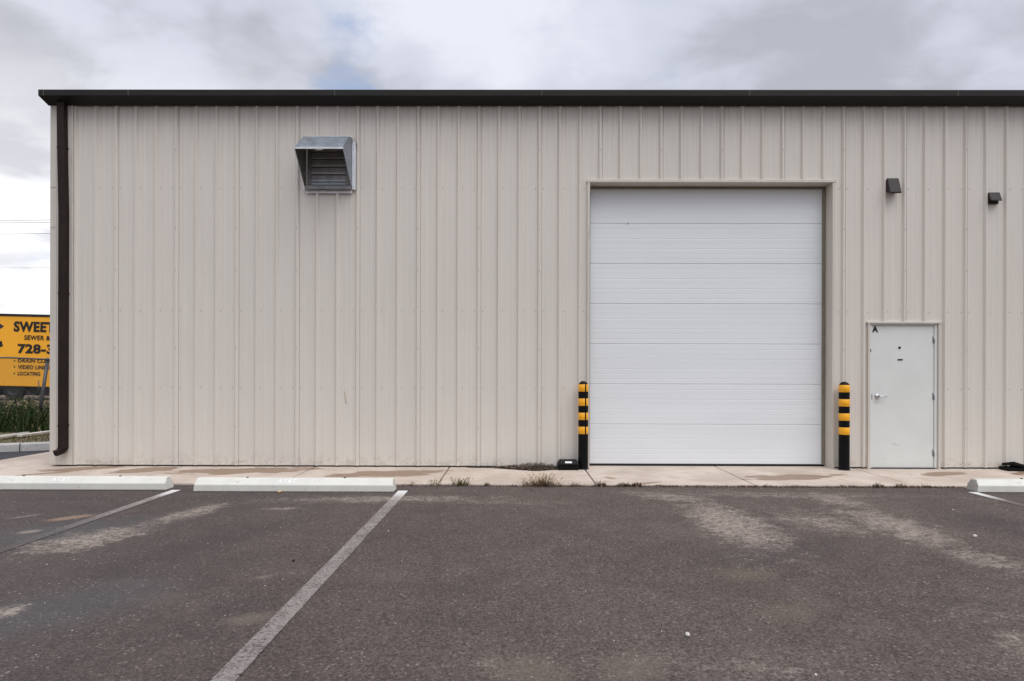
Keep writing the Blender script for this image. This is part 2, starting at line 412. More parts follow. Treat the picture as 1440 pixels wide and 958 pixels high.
# ------------------------------------------------------------------ mesh builder
class MB:
    def __init__(s):
        s.v, s.f, s.m, s.mats, s.sm = [], [], [], [], []

    def mi(s, m):
        if m not in s.mats:
            s.mats.append(m)
        return s.mats.index(m)

    def face(s, pts, m, smooth=False):
        i = len(s.v)
        s.v += [tuple(p) for p in pts]
        s.f.append(tuple(range(i, i + len(pts))))
        s.m.append(s.mi(m))
        s.sm.append(smooth)

    def bm(s, b, m, mtx=None, smooth=False):
        if mtx is not None:
            b.transform(mtx)
        i = len(s.v)
        b.verts.index_update()
        s.v += [tuple(v.co) for v in b.verts]
        k = s.mi(m)
        for f in b.faces:
            s.f.append(tuple(i + v.index for v in f.verts))
            s.m.append(k)
            s.sm.append(smooth)
        b.free()

    def box(s, lo, hi, m, bev=0.0, seg=1, mtx=None):
        b = bmesh.new()
        bmesh.ops.create_cube(b, size=1)
        for v in b.verts:
            v.co = Vector([(lo[i] + hi[i]) / 2 + v.co[i] * (hi[i] - lo[i]) for i in range(3)])
        if bev:
            bmesh.ops.bevel(b, geom=list(b.edges), offset=bev, segments=seg, affect='EDGES', profile=0.5)
        s.bm(b, m, mtx)

    def prism(s, prof, x0, x1, m, bev=0.0, ends=(0, 0), axis='x'):
        """closed (y,z) outline extruded along x; ends taper towards the outline's top"""
        b = bmesh.new()
        zmin = min(p[1] for p in prof)
        rows = []
        for x, e in ((x0, ends[0]), (x1, -ends[1])):
            rows.append([b.verts.new((x + e * (p[1] - zmin), p[0], p[1])) for p in prof])
        n = len(prof)
        for i in range(n):
            j = (i + 1) % n
            b.faces.new((rows[0][i], rows[0][j], rows[1][j], rows[1][i]))
        b.faces.new(list(reversed(rows[0])))
        b.faces.new(rows[1])
        bmesh.ops.recalc_face_normals(b, faces=list(b.faces))
        if bev:
            bmesh.ops.bevel(b, geom=list(b.edges), offset=bev, segments=2, affect='EDGES', profile=0.5)
        s.bm(b, m)

    def tube(s, pts, r, m, n=8, cap=True, smooth=True):
        pts = [Vector(p) for p in pts]
        rs = r if isinstance(r, (list, tuple)) else [r] * len(pts)
        base = len(s.v)
        k = s.mi(m)
        up0 = None
        for i, p in enumerate(pts):
            d = (pts[min(i + 1, len(pts) - 1)] - pts[max(i - 1, 0)]).normalized()
            a = d.orthogonal().normalized() if up0 is None else (up0 - d * up0.dot(d)).normalized()
            up0 = a
            c = d.cross(a)
            for q in range(n):
                an = 2 * math.pi * q / n
                s.v.append(tuple(p + (a * math.cos(an) + c * math.sin(an)) * rs[i]))
        for i in range(len(pts) - 1):
            for q in range(n):
                q2 = (q + 1) % n
                s.f.append((base + i * n + q, base + i * n + q2, base + (i + 1) * n + q2, base + (i + 1) * n + q))
                s.m.append(k)
                s.sm.append(smooth)
        if cap:
            s.f.append(tuple(base + q for q in reversed(range(n))))
            s.f.append(tuple(base + (len(pts) - 1) * n + q for q in range(n)))
            s.m += [k, k]
            s.sm += [False, False]

    def lathe(s, prof, m, c=(0, 0, 0), n=32, smooth=True, a0=0.0, a1=None):
        """(r,z) outline turned round a vertical axis"""
        base = len(s.v)
        k = s.mi(m)
        full = a1 is None
        cols = n if full else n + 1
        for j in range(cols):
            an = a0 + (2 * math.pi if full else (a1 - a0)) * j / n
            for r, z in prof:
                s.v.append((c[0] + r * math.cos(an), c[1] + r * math.sin(an), c[2] + z))
        L = len(prof)
        for j in range(n):
            j2 = (j + 1) % cols
            for i in range(L - 1):
                s.f.append((base + j * L + i, base + j2 * L + i, base + j2 * L + i + 1, base + j * L + i + 1))
                s.m.append(k)
                s.sm.append(smooth)

    def build(s, name, parent=None, loc=None, rot=None):
        me = bpy.data.meshes.new(name)
        me.from_pydata(s.v, [], s.f)
        for m in s.mats:
            me.materials.append(m)
        me.polygons.foreach_set('material_index', s.m)
        me.polygons.foreach_set('use_smooth', s.sm)
        me.update()
        o = bpy.data.objects.new(name, me)
        COL.objects.link(o)
        if parent is not None:
            o.parent = parent
        if loc is not None:
            o.location = loc
        if rot is not None:
            o.rotation_euler = rot
        return o


def tag(o, label=None, cat=None, group=None, kind=None):
    if label:
        o['label'] = label
    if cat:
        o['category'] = cat
    if group:
        o['group'] = group
    if kind:
        o['kind'] = kind
    return o


def empty(name, loc=(0, 0, 0), rot=(0, 0, 0)):
    o = bpy.data.objects.new(name, None)
    o.empty_display_size = 0.1
    COL.objects.link(o)
    o.location = loc
    o.rotation_euler = rot
    return o


def copy_tree(o, parent=None):
    c = o.copy()
    COL.objects.link(c)
    if parent is not None:
        c.parent = parent
    for ch in [x for x in bpy.data.objects if x.parent == o]:
        copy_tree(ch, c)
    return c


def text_mesh(body, size, m, offset=0.0, extrude=0.001, shear=0.0, align='LEFT', spacing=1.0):
    cu = bpy.data.curves.new('lettering', 'FONT')
    cu.body = body
    cu.size = size
    cu.offset = offset
    cu.extrude = extrude
    cu.shear = shear
    cu.align_x = align
    cu.space_character = spacing
    cu.resolution_u = 4
    ob = bpy.data.objects.new('lettering', cu)
    COL.objects.link(ob)
    dg = bpy.context.evaluated_depsgraph_get()
    me = bpy.data.meshes.new_from_object(ob.evaluated_get(dg))
    bpy.data.objects.remove(ob)
    bpy.data.curves.remove(cu)
    me.materials.clear()
    me.materials.append(m)
    return me


def text_obj(name, parent, body, m, x0, x1, z0, z1, y, **k):
    """lettering standing in an x-z plane, fitted to the box x0..x1, z0..z1 (local to parent)"""
    me = text_mesh(body, 1.0, m, **k)
    xs = [v.co.x for v in me.vertices]
    ys = [v.co.y for v in me.vertices]
    a, b, c, d = min(xs), max(xs), min(ys), max(ys)
    for v in me.vertices:
        X = x0 + (v.co.x - a) / (b - a) * (x1 - x0)
        Z = z0 + (v.co.y - c) / (d - c) * (z1 - z0)
        v.co = (X, y - v.co.z, Z)
    me.name = name
    o = bpy.data.objects.new(name, me)
    COL.objects.link(o)
    o.parent = parent
    return o


# ------------------------------------------------------------------ layout constants
XL, XR = at(73, 400).x, 13.0                    # building ends
WTOP = 5.47
DX0, DX1, DTOP = at(829, 400).x, at(1169, 400).x, at(1000, 257.5).z      # overhead opening
PX0, PX1, PTOP = at(1222, 560).x, at(1317.5, 560).x, at(1270, 455.5).z   # personnel opening
RIB0 = at(587.8, 300, -0.03).x
PITCH = 0.3048
WALK_Y = -1.41
ASP = -0.025

# ------------------------------------------------------------------ building
bld = empty('metal_building', ((XL + XR) / 2, 8, 0))
tag(bld, 'long beige ribbed metal building with dark eave gutter, roll-up door and white entry door', 'building')
BI = Vector((-(XL + XR) / 2, -8, 0))


def bpart(mb, name, parent=None):
    """part of the building given in world coordinates"""
    o = mb.build(name, parent or bld)
    if parent is None:
        o.location = BI
    return o


def wall_profile():
    pts = []
    k0 = int((XL - RIB0) / PITCH) - 2
    k = k0
    while True:
        c = RIB0 + k * PITCH
        if c > XR + 0.4:
            break
        pts += [(c - 0.034, 0.0), (c - 0.012, -0.032), (c + 0.012, -0.032), (c + 0.034, 0.0)]
        for q in (0.36, 0.64):
            m_ = c + q * PITCH
            pts += [(m_ - 0.014, 0.0), (m_ - 0.005, -0.0016), (m_ + 0.005, -0.0016), (m_ + 0.014, 0.0)]
        k += 1
    return pts


def prof_y(pts, x):
    for (a, ya), (b, yb) in zip(pts, pts[1:]):
        if a <= x <= b:
            return ya + (yb - ya) * (x - a) / max(1e-9, b - a)
    return 0.0


def build_wall():
    pts = wall_profile()
    xs = [p[0] for p in pts if XL + 0.02 < p[0] < XR] + [XL + 0.02, XR, DX0, DX1, PX0, PX1]
    xs = sorted(set(xs))
    mb = MB()
    ZB = 0.022
    for a, b in zip(xs, xs[1:]):
        mid = (a + b) / 2
        z0 = ZB
        if DX0 < mid < DX1:
            z0 = DTOP
        if PX0 < mid < PX1:
            z0 = PTOP
        ya, yb = prof_y(pts, a), prof_y(pts, b)
        mb.face([(a, ya, z0), (b, yb, z0), (b, yb, WTOP), (a, ya, WTOP)], M['siding'])
        mb.face([(a, ya + 0.0015, z0), (a, ya + 0.0015, WTOP), (b, yb + 0.0015, WTOP), (b, yb + 0.0015, z0)], M['siding'])
    # sheet side laps: a hairline edge beside every third rib
    k = int((XL - RIB0) / PITCH)
    while RIB0 + k * PITCH < XR - 0.1:
        c = RIB0 + k * PITCH
        if c > XL + 0.4 and k % 3 == 0:
            z0 = DTOP + 0.05 if DX0 - .1 < c < DX1 + .1 else PTOP + 0.05 if PX0 - .05 < c < PX1 + .05 else ZB
            mb.box((c + 0.0355, -0.0022, z0), (c + 0.0375, -0.0002, WTOP), M['screw'])
        k += 1

    # fasteners along the girts
    def screw(x, y, z, r=0.0058):
        b = bmesh.new()
        bmesh.ops.create_cone(b, cap_ends=True, segments=6, radius1=r, radius2=r * .7, depth=0.006)
        mb.bm(b, M['screw'], Matrix.Translation((x, y - 0.003, z)) @ Matrix.Rotation(R(90), 4, 'X'))
    rows = [at(300, y).z for y in (265, 437, 545, 650)]
    stitch = [at(300, y).z for y in (211, 322, 380, 490, 600)]
    k = int((XL - RIB0) / PITCH)
    while RIB0 + k * PITCH < XR - 0.1:
        c = RIB0 + k * PITCH
        if c > XL + 0.38:
            def open_(x, z):
                return (DX0 - .04 < x < DX1 + .04 and z < DTOP + .05) or (PX0 - .04 < x < PX1 + .04 and z < PTOP + .05)
            for z in rows:
                zz = z + random.uniform(-.004, .004)
                x = c + 0.062
                if not open_(x, zz):
                    screw(x, 0.0, zz)
                if k % 3 == 0 and not open_(c - 0.062, zz):
                    screw(c - 0.062, 0.0, zz)
            if k % 3 == 0:
                for z in stitch:
                    if not open_(c, z):
                        screw(c, -0.032, z, 0.006)
        k += 1
    w = bpart(mb, 'wall')
    # wall ends, rear and roof
    mb = MB()
    t_ = 0.06
    mb.box((XL, 0.03, 0.0), (XL + t_, 16, WTOP), M['siding'])
    mb.box((XR - t_, 0.03, 0.0), (XR, 16, WTOP), M['siding'])
    mb.box((XL + t_ + .002, 15.94, 0.0), (XR - t_ - .002, 16, WTOP), M['siding'])
    bpart(mb, 'side_wall')
    mb = MB()
    mb.prism([(-0.05, 5.535), (8, 5.98), (16.2, 5.535), (16.2, 5.50), (8, 5.945), (-0.05, 5.50)], XL - 0.05, XR + 0.05, M['trim'])
    bpart(mb, 'roof')
    mb = MB()
    a_, b_ = at(484.5, 550), at(487, 568)
    mb.tube([(a_.x, -.0045, a_.z), ((a_.x + b_.x) / 2 - .004, -.0045, (a_.z + b_.z) / 2), (b_.x, -.0045, b_.z)], .0032, M['dry'], 5)
    bpart(mb, 'scratch_mark')
    # base channel, its dark colour carrying the shadow of the gap under the sheets
    mb = MB()
    for a, b in ((XL + 0.07, DX0 - 0.002), (DX1 + 0.002, PX0 - 0.002), (PX1 + 0.002, XR - 0.07)):
        mb.box((a, 0.012, -0.02), (b, 0.05, 0.10), M['found'])
    bpart(mb, 'base_channel_shade')
    # eave gutter
    mb = MB()
    gx0 = XL - 0.03
    prof = [(-0.235, 5.592), (-0.240, 5.585), (-0.240, 5.503), (-0.226, 5.497), (-0.090, 5.455), (-0.036, 5.437), (-0.036, 5.560), (-0.215, 5.575)]
    mb.prism(prof, gx0, XR + 0.03, M['bronze'])
    for x in [at(78, 130).x, at(194, 130).x] + [at(194, 130).x + 3.05 * i for i in range(1, 6)]:
        if x < XR:
            mb.box((x, -0.2425, 5.505), (x + 0.004, -0.2402, 5.588), M['olive'])
    for x in [gx0 + 0.55 + 0.92 * i for i in range(21)]:
        if x < XR:
            mb.box((x, -0.232, 5.586), (x + 0.025, -0.03, 5.594), M['bronze'])
    bpart(mb, 'gutter')
    # corner trim
    mb = MB()
    x0, x1 = XL - 0.004, at(105, 400).x
    mb.box((x0, -0.037, 0.02), (x1 - .012, 0.0, 5.45), M['trim'], bev=0.004)
    mb.box((x1 - 0.012, -0.046, 0.02), (x1, 0.0, 5.45), M['trim'], bev=0.002)
    mb.box((x1 - 0.075, -0.0405, 0.02), (x1 - 0.069, -0.0372, 5.45), M['trim'])
    xm = at(82, 400).x
    mb.box((xm - 0.006, -0.0425, 0.02), (xm + 0.004, -0.0372, 5.45), M['trim'], bev=0.002)
    mb.box((x0, 0.001, 0.02), (x0 + 0.03, 0.22, 5.45), M['trim'])
    zs = at(78, 265).z
    mb.box((x0, -0.0395, zs), (xm - .0065, -0.0372, zs + 0.004), M['screw'])
    mb.box((x0 - .0, -0.0395, 3.6), (xm - .0065, -0.0372, 3.603), M['screw'])
    bpart(mb, 'corner_trim')
    # downspout: rectangular section swept down the corner and kicked out at the bottom
    mb = MB()
    xa, xb = at(81.5, 400, -0.13).x, at(91.5, 400, -0.13).x
    xc, hw, hd = (xa + xb) / 2, (xb - xa) / 2, 0.040
    path = [(Vector((xc - 0.03, -0.088, 5.46)), 0), (Vector((xc - 0.028, -0.088, 5.2)), 0), (Vector((xc - 0.012, -0.088, 4.4)), 0), (Vector((xc, -0.088, 3.8)), 0), (Vector((xc, -0.088, 0.305)), 0)]
    out = Vector((-0.62, -0.78, 0)).normalized()
    for i in range(1, 7):
        a = R(72) * i / 6
        rr = 0.085
        p = Vector((xc, -0.088, 0.305)) + out * (rr * (1 - math.cos(a))) + Vector((0, 0, -rr * math.sin(a)))
        path.append((p, a))
    a = R(72)
    p = path[-1][0] + (out * math.sin(a) + Vector((0, 0, -math.cos(a)))) * 0.05
    path.append((p, a))
    ring = []
    for p, a in path:
        # frame: side = x axis, second = perpendicular; blended as the elbow turns towards "out"
        t = a / R(72)
        side = Vector((1, 0, 0)).lerp(Vector((out.y, -out.x, 0)) * -1, t).normalized()
        if side.x < 0:
            side = -side
        d = (out * math.sin(a) + Vector((0, 0, -math.cos(a)))).normalized()
        nrm = d.cross(side).normalized()
        ring.append([p + side * hw * sx + nrm * hd * sy for sx, sy in ((-1, -1), (1, -1), (1, 1), (-1, 1))])
    for r0, r1 in zip(ring, ring[1:]):
        for i in range(4):
            j = (i + 1) % 4
            mb.face([r0[i], r0[j], r1[j], r1[i]], M['spout'])
    # inner skin of the mouth, set back
    e = ring[-1]
    ce = sum(e, Vector()) / 4
    inn = [ce + (q - ce) * 0.88 for q in e]
    for i in range(4):
        j = (i + 1) % 4
        mb.face([e[i], e[j], inn[j], inn[i]], M['spout'])
    dback = (path[-2][0] - path[-1][0]).normalized() * 0.06
    deep = [q + dback for q in inn]
    for i in range(4):
        j = (i + 1) % 4
        mb.face([inn[i], inn[j], deep[j], deep[i]], M['spout'])
    mb.face(deep, M['rubber'])
    sp = bpart(mb, 'downspout')
    mb = MB()
    for z in (at(88, 211).z, 2.6, 0.62):
        sh = -0.02 if z > 4.4 else 0
        mb = MB()
        mb.box((xc - hw - .004 + sh, -0.1315, z - .012), (xc + hw + .004 + sh, -0.1285, z + .012), M['spout'])
        for q in (-1, 1):
            x = xc + sh + q * (hw + .0025)
            mb.box((x - .0014, -0.128, z - .012), (x + .0014, -0.038, z + .012), M['spout'])
        mb.build('bracket', sp)

    # ---------------- overhead door
    mb = MB()
    YD = 0.20
    fw = 0.038
    jz = DTOP
    mb.box((DX0 - fw, -0.036, 0.0), (DX0, YD + .06, jz), M['trim'], bev=0.003)
    mb.box((DX1, -0.036, 0.0), (DX1 + fw, YD + .06, jz), M['trim'], bev=0.003)
    mb.box((DX0 - fw - .012, -0.041, jz), (DX1 + fw + .012, YD + .06, jz + 0.042), M['trim'], bev=0.003)
    fr = bpart(mb, 'door_frame')
    tag(fr)
    mb = MB()
    mb.box((DX0 + .002, YD - .03, 0.03), (DX0 + .030, YD - .003, jz - .002), M['olive'])
    mb.box((DX1 - .045, YD - .03, 0.03), (DX1 - .002, YD - .003, jz - .002), M['olive'])
    mb.box((DX0 + .031, YD - .03, jz - .035), (DX1 - .046, YD - .003, jz - .002), M['olive'])
    mb.build('weather_strip', fr)
    od = empty('overhead_door')
    od.parent = bld
    od.location = BI
    zl = [at(1000, y, YD).z for y in (653.5, 597, 540.5, 484, 427.5, 371, 314.5)] + [DTOP + 0.05]
    zl[0] = 0.03
    for i in range(7):
        z0, z1 = zl[i] + 0.0012, zl[i + 1] - 0.0012
        mb = MB()
        prof = [(YD + 0.045, z0), (YD + .006, z0), (YD, z0 + .006)]
        full = 0.606
        n = 8
        for q in range(1, n):
            z = z0 + full * q / n
            if z > z1 - .02:
                break
            s_ = 0.0012 if q % 2 else 0.0006
            prof += [(YD + random.uniform(-.0003, .0003), z - .006), (YD + s_, z - .002), (YD + s_, z + .002), (YD - .0003, z + .007)]
        prof += [(YD, z1 - .006), (YD + .006, z1), (YD + .045, z1)]
        mb.prism(prof, DX0 + .004, DX1 - .004, M['door_white'])
        s_o = mb.build('door_section', od)
    mb = MB()
    mb.box((DX0 + .004, YD + .004, 0.002), (DX1 - .004, YD + .04, 0.0295), M['rubber'], bev=.004)
    mb.build('bottom_seal', od)
    mb = MB()
    c = at(883, 314.5, YD)
    mb.box((c.x - .012, YD - .012, c.z - .008), (c.x + .012, YD - .0005, c.z + .008), M['hinge'], bev=.003)
    mb.build('lock_tab', od)

    # ---------------- personnel door
    pd = empty('entry_door')
    pd.parent = bld
    pd.location = BI
    mb = MB()
    fo = 0.034
    mb.box((PX0 - fo, -0.036, 0.0), (PX0 - .002, 0.012, PTOP), M['trim'], bev=.003)
    mb.box((PX1 + .002, -0.036, 0.0), (PX1 + fo, 0.012, PTOP), M['trim'], bev=.003)
    mb.box((PX0 - fo - .014, -0.042, PTOP), (PX1 + fo + .014, 0.012, PTOP + .030), M['trim'], bev=.003)
    mb.build('surround_trim', pd)
    mb = MB()
    ft = 0.042
    mb.box((PX0, -0.010, 0.0), (PX0 + ft, 0.12, PTOP - .002), M['man_door'], bev=.003)
    mb.box((PX1 - ft, -0.010, 0.0), (PX1, 0.12, PTOP - .002), M['man_door'], bev=.003)
    mb.box((PX0 + ft + .001, -0.010, PTOP - .026), (PX1 - ft - .001, 0.12, PTOP - .002), M['man_door'], bev=.003)
    mb.box((PX0 + ft, 0.07, 0.0), (PX1 - ft, 0.118, PTOP - .03), M['found'])
    mb.build('frame', pd)
    LX0, LX1, LZ = PX0 + ft + .004, PX1 - ft - .004, PTOP - .032
    YL = 0.004
    mb = MB()
    mb.box((LX0, YL, 0.014), (LX1, YL + .045, LZ), M['man_door'], bev=.002)
    lf = mb.build('door_leaf', pd)
    mb = MB()
    mb.box((LX0 - .03, -0.03, 0.0005), (LX1 + .03, 0.10, 0.010), M['found'], bev=.003)
    mb.build('threshold', pd)
    for y in (478, 557.6, 637):
        z = at(1312, y).z
        mb = MB()
        mb.tube([(LX1 + .003, YL - .008, z - .055), (LX1 + .003, YL - .008, z + .055)], .0085, M['hinge'], 10)
        mb.box((LX1 - .022, YL - .004, z - .05), (LX1 - .004, YL - .0005, z + .05), M['hinge'])
        mb.build('hinge', pd)
    c = at(1233.5, 557.5)
    mb = MB()
    b = bmesh.new()
    bmesh.ops.create_cone(b, cap_ends=True, segments=28, radius1=.040, radius2=.034, depth=.014)
    mb.bm(b, M['steel'], Matrix.Translation((c.x, YL - .007, c.z)) @ Matrix.Rotation(R(90), 4, 'X'), True)
    mb.tube([(c.x, YL - .012, c.z), (c.x, YL - .05, c.z)], [.022, .017], M['steel'], 16)
    mb.tube([(c.x, YL - .05, c.z), (c.x + .035, YL - .058, c.z - .002), (c.x + .085, YL - .056, c.z - .004), (c.x + .118, YL - .05, c.z - .004)],
            [.016, .0125, .0095, .008], M['steel'], 12)
    mb.build('handle', pd)
    c = at(1265, 489)
    mb = MB()
    mb.box((c.x - .016, YL - .012, c.z - .016), (c.x + .016, YL - .0008, c.z + .016), M['black_plastic'], bev=.006, seg=2)
    mb.build('peephole', pd)
    c = at(1266, 506)
    mb = MB()
    mb.box((c.x - .038, YL - .008, c.z - .010), (c.x + .038, YL - .0008, c.z + .010), M['black_plastic'], bev=.003)
    mb.build('nameplate', pd)
    c = at(1223.3, 493)
    mb = MB()
    mb.box((c.x - .008, -.018, c.z - .02), (c.x + .010, -.0105, c.z + .02), M['black_plastic'], bev=.003)
    mb.build('strike_bumper', pd)
    c = at(1225.5, 558)
    mb = MB()
    mb.box((c.x - .006, -.0125, c.z - .05), (c.x + .006, -.0105, c.z + .04), M['hinge'])
    mb.build('strike_plate', pd)
    a, b_ = at(1226.5, 467.5), at(1235, 458.5)
    text_obj('letter', pd, 'A', M['black_ink'], a.x, b_.x, a.z, b_.z, YL - .002, offset=0.055)
    # scuff marks on the leaf
    for px, py, l, an in ((1257, 624, .05, -12), (1263, 626, .045, -20), (1259, 626.5, .03, 5), (1242, 652, .014, 0), (1232, 566, .03, 40), (1245, 645, .02, 60)):
        c = at(px, py)
        mt = Matrix.Translation((c.x, YL - .0012, c.z)) @ Matrix.Rotation(R(an), 4, 'Y')
        mb = MB()
        mb.box((-l / 2, -.0003, -.0022), (l / 2, .0003, .0022), M['hinge'], mtx=mt)
        mb.build('scuff_mark', pd)
    return w


build_wall()


# ------------------------------------------------------------------ exhaust hood on the wall
def build_hood():
    bl, br = at(430.5, 268, -.03), at(495, 268, -.03)
    xl, xr = bl.x, br.x
    zb = bl.z
    zt = at(455, 192, -.16).z
    zlip = at(455, 207.5, -.52).z
    root = empty('exhaust_hood', ((xl + xr) / 2, 0, zb))
    tag(root, 'grey galvanised exhaust hood with louvres and white flashing high on the siding', 'vent hood')
    off = Vector((-(xl + xr) / 2, 0, -zb))

    def part(mb, name, par=root):
        o = mb.build(name, par)
        if par is root:
            o.location = off
        return o
    g, gi = M['galv'], M['galv_in']
    mb = MB()
    t = 0.004
    Y0, Y1, Y2 = -0.045, -0.16, -0.52
    # top plates
    def plate(p, n, m_out, m_in):
        n = Vector(n).normalized() * t
        q = [Vector(v) - n for v in p]
        mb.face(p, m_out)
        mb.face(list(reversed(q)), m_in)
        for i in range(len(p)):
            j = (i + 1) % len(p)
            mb.face([p[i], q[i], q[j], p[j]], m_out)
    plate([(xl, Y1, zt), (xr, Y1, zt), (xr, Y0, zt + .03), (xl, Y0, zt + .03)], (0, -.2, 1), g, gi)
    plate([(xl, Y2, zlip), (xr, Y2, zlip), (xr, Y1, zt), (xl, Y1, zt)], (0, -(zt - zlip), (Y1 - Y2)), g, gi)
    for x, s in ((xl, -1), (xr, 1)):
        pts = [(x, Y0, zb), (x, Y2, zlip), (x, Y1, zt), (x, Y0, zt + .03)]
        if s < 0:
            pts = list(reversed(pts))
        plate(pts, (s, 0, 0), g, gi)
    # rolled lip and side returns
    mb.box((xl - .004, Y2 - .006, zlip - .022), (xr + .004, Y2 + .004, zlip + .004), M['lip'], bev=.003)
    for x in (xl, xr):
        mb.tube([(x, Y2, zlip - .01), (x, Y0 - .01, zb + .005)], .006, g, 6)
    mb.box((xl, Y0 - .06, zb), (xr, Y0, zb + .055), gi, bev=.003)
    # small badge under the lip
    part(mb, 'hood')
    mb = MB()
    mb.box(((xl + xr) / 2 - .05, Y2 + .006, zlip - .034), ((xl + xr) / 2 + .05, Y2 + .010, zlip - .014), M['label'])
    part(mb, 'badge')
    mb = MB()
    f0, f1, fz0, fz1 = xl + .03, xr - .03, zb + .075, zt - .02
    w = .055
    mb.box((f0, -.06, fz0), (f0 + w, -.036, fz1), M['galv_in'], bev=.002)
    mb.box((f1 - w, -.06, fz0), (f1, -.036, fz1), M['galv_in'], bev=.002)
    mb.box((f0 + w + .001, -.06, fz0), (f1 - w - .001, -.036, fz0 + w * .7), M['galv'], bev=.002)
    mb.box((f0 + w + .001, -.06, fz1 - w), (f1 - w - .001, -.036, fz1), M['galv_in'], bev=.002)
    part(mb, 'frame')
    n = 5
    z0, z1 = fz0 + w * .75, fz1 - w
    for i in range(n):
        a, b = z0 + (z1 - z0) * i / n, z0 + (z1 - z0) * (i + 1) / n
        mb = MB()
        m = M['louver']
        x0, x1 = f0 + w + .003, f1 - w - .003
        mb.prism([(-.052, a + .006), (-.062, a + .010), (-.062, a + .028), (-.040, b - .006), (-.036, b - .006), (-.045, a + .006)], x0, x1, m)
        part(mb, 'louvre_blade')
    mb = MB()
    mb.box((f0, -.0345, fz0), (f1, -.0335, fz1), M['found'])
    part(mb, 'back_panel')
    # white flashing
    fl, fr_ = at(426.5, 260, -.034).x, at(500.3, 260, -.034).x
    ftop, fb, fb2 = at(497, 200, -.034).z, at(497, 267, -.034).z, at(460, 272, -.034).z
    mb = MB()
    wt = M['white_trim']
    mb.box((xr + .002, -.041, fb), (fr_, -.0335, ftop), wt, bev=.002)
    mb.box((fl, -.041, fb), (xl - .002, -.0335, ftop), wt, bev=.002)
    mb.box((xl - .0, -.0405, fb2), (xr + .0, -.0335, zb - .001), wt, bev=.002)
    mb.box((xl, -.041, zt + .03), (xr, -.0335, zt + .05), wt, bev=.002)
    x = xl + .05
    while x < xr - .03:
        mb.box((x - .004, -.045, (fb2 + zb) / 2 - .004), (x + .004, -.0412, (fb2 + zb) / 2 + .004), M['screw'])
        x += .14
    z = fb + .04
    while z < ftop - .03:
        mb.box(((fr_ + xr) / 2 - .004, -.045, z - .004), ((fr_ + xr) / 2 + .004, -.0412, z + .004), M['screw'])
        z += .19
    part(mb, 'flashing')
    # curl of lifted flashing and wire tie at the upper right
    mb = MB()
    c = at(495, 197, -.06)
    mb.tube([(xr + .01, -.06, c.z - .06), (xr + .02, -.09, c.z), (xr + .05, -.08, c.z + .02), (xr + .07, -.05, c.z - .02), (xr + .075, -.045, c.z - .10)], .004, M['hinge'], 6)
    part(mb, 'wire_tie')


build_hood()


# ------------------------------------------------------------------ wall lamp and dryer vent
def build_lamp():
    x0 = at(1247.5, 260, -.05).x
    z0, z1 = at(1257, 272, -.13).z, at(1257, 251, -.05).z
    w = .083
    xc = x0 + w
    root = empty('wall_lamp', (xc, 0, z0))
    tag(root, 'dark bronze wedge-shaped wall lamp mounted above the entry door', 'wall lamp')
    h = z1 - z0
    mb = MB()
    mb.prism([(-.033, .052), (-.118, .010), (-.128, .0), (-.134, .022), (-.062, h), (-.033, h)], -w, w, M['lamp'], bev=.004)
    mb.build('housing', root)
    mb = MB()
    mt = Matrix.Translation((0, -.076, .0285)) @ Matrix.Rotation(math.atan2(-.042, .085) * -1, 4, 'X')
    mb.box((-w + .022, -.030, -.005), (w - .022, .030, .003), M['lens'], bev=.002, mtx=Matrix.Translation((0, -.078, .0285)) @ Matrix.Rotation(math.atan2(.042, .085), 4, 'X'))
    mb.build('lens', root)
    mb = MB()
    mb.box((-w + .008, -.0335, .056), (w - .008, -.0, h - .008), M['lamp'])
    mb.build('mounting_plate', root)
    # dryer-style vent
    a, b = at(1390, 271, -.04), at(1405, 286.5, -.04)
    x0, x1, z0, z1 = a.x, b.x, b.z, a.z
    xc = (x0 + x1) / 2
    w, h = (x1 - x0) / 2, z1 - z0
    root = empty('wall_vent', (xc, 0, z0))
    tag(root, 'small dark hooded vent on the siding right of the wall lamp', 'vent')
    mb = MB()
    mb.box((-w, -.036, 0), (w, -.0, h), M['lamp'], bev=.004)
    mb.box((-w * .78, -.0375, h * .08), (w * .78, -.0362, h * .8), M['rubber'])
    mb.build('back_plate', root)
    mb = MB()
    t = .004
    prof = [(-.038, h), (-.050, h), (-.098, h * .26), (-.098, h * .17), (-.094, h * .17), (-.094, h * .26), (-.048, h - .006), (-.038, h - .006)]
    mb.prism(prof, -w, w, M['lamp'])
    for s in (-1, 1):
        x = s * (w - .002)
        mb.prism([(-.038, h - .007), (-.048, h - .007), (-.0935, h * .26), (-.0935, h * .17), (-.038, h * .45)], x - .002, x + .002, M['lamp'])
    mb.build('hood', root)


build_lamp()


# ------------------------------------------------------------------ bollards
def build_bollard():
    root = empty('bollard')
    r = 0.074
    H = at(820, 536, -.13).z
    mb = MB()
    prof = [(r, 0.0)] + [(r, H - r * .95)] + [(r * math.cos(a), H - r * .95 + r * .95 * math.sin(a)) for a in [R(10 * i) for i in range(1, 9)]] + [(0.0, H)]
    mb.lathe(prof, M['black_plastic'], n=36)
    mb.build('post', root)
    for y0, y1 in ((540.6, 550.8), (560.4, 570.6), (580.2, 590.4), (599.8, 610)):
        za, zb = at(820, y1, -.13).z, at(820, y0, -.13).z
        mb = MB()
        a0, a1 = R(-60), R(-60 + 343)
        mb.lathe([(r + .0004, za), (r + .0009, za + .0005), (r + .0009, zb - .0005), (r + .0004, zb)], M['yellow_tape'], n=36, a0=a0, a1=a1)
        mb.build('reflective_band', root)
    mb = MB()
    mb.lathe([(r + .012, 0.0), (r + .012, .006), (r, .010)], M['rubber'], n=30)
    mb.build('base_ring', root)
    return root


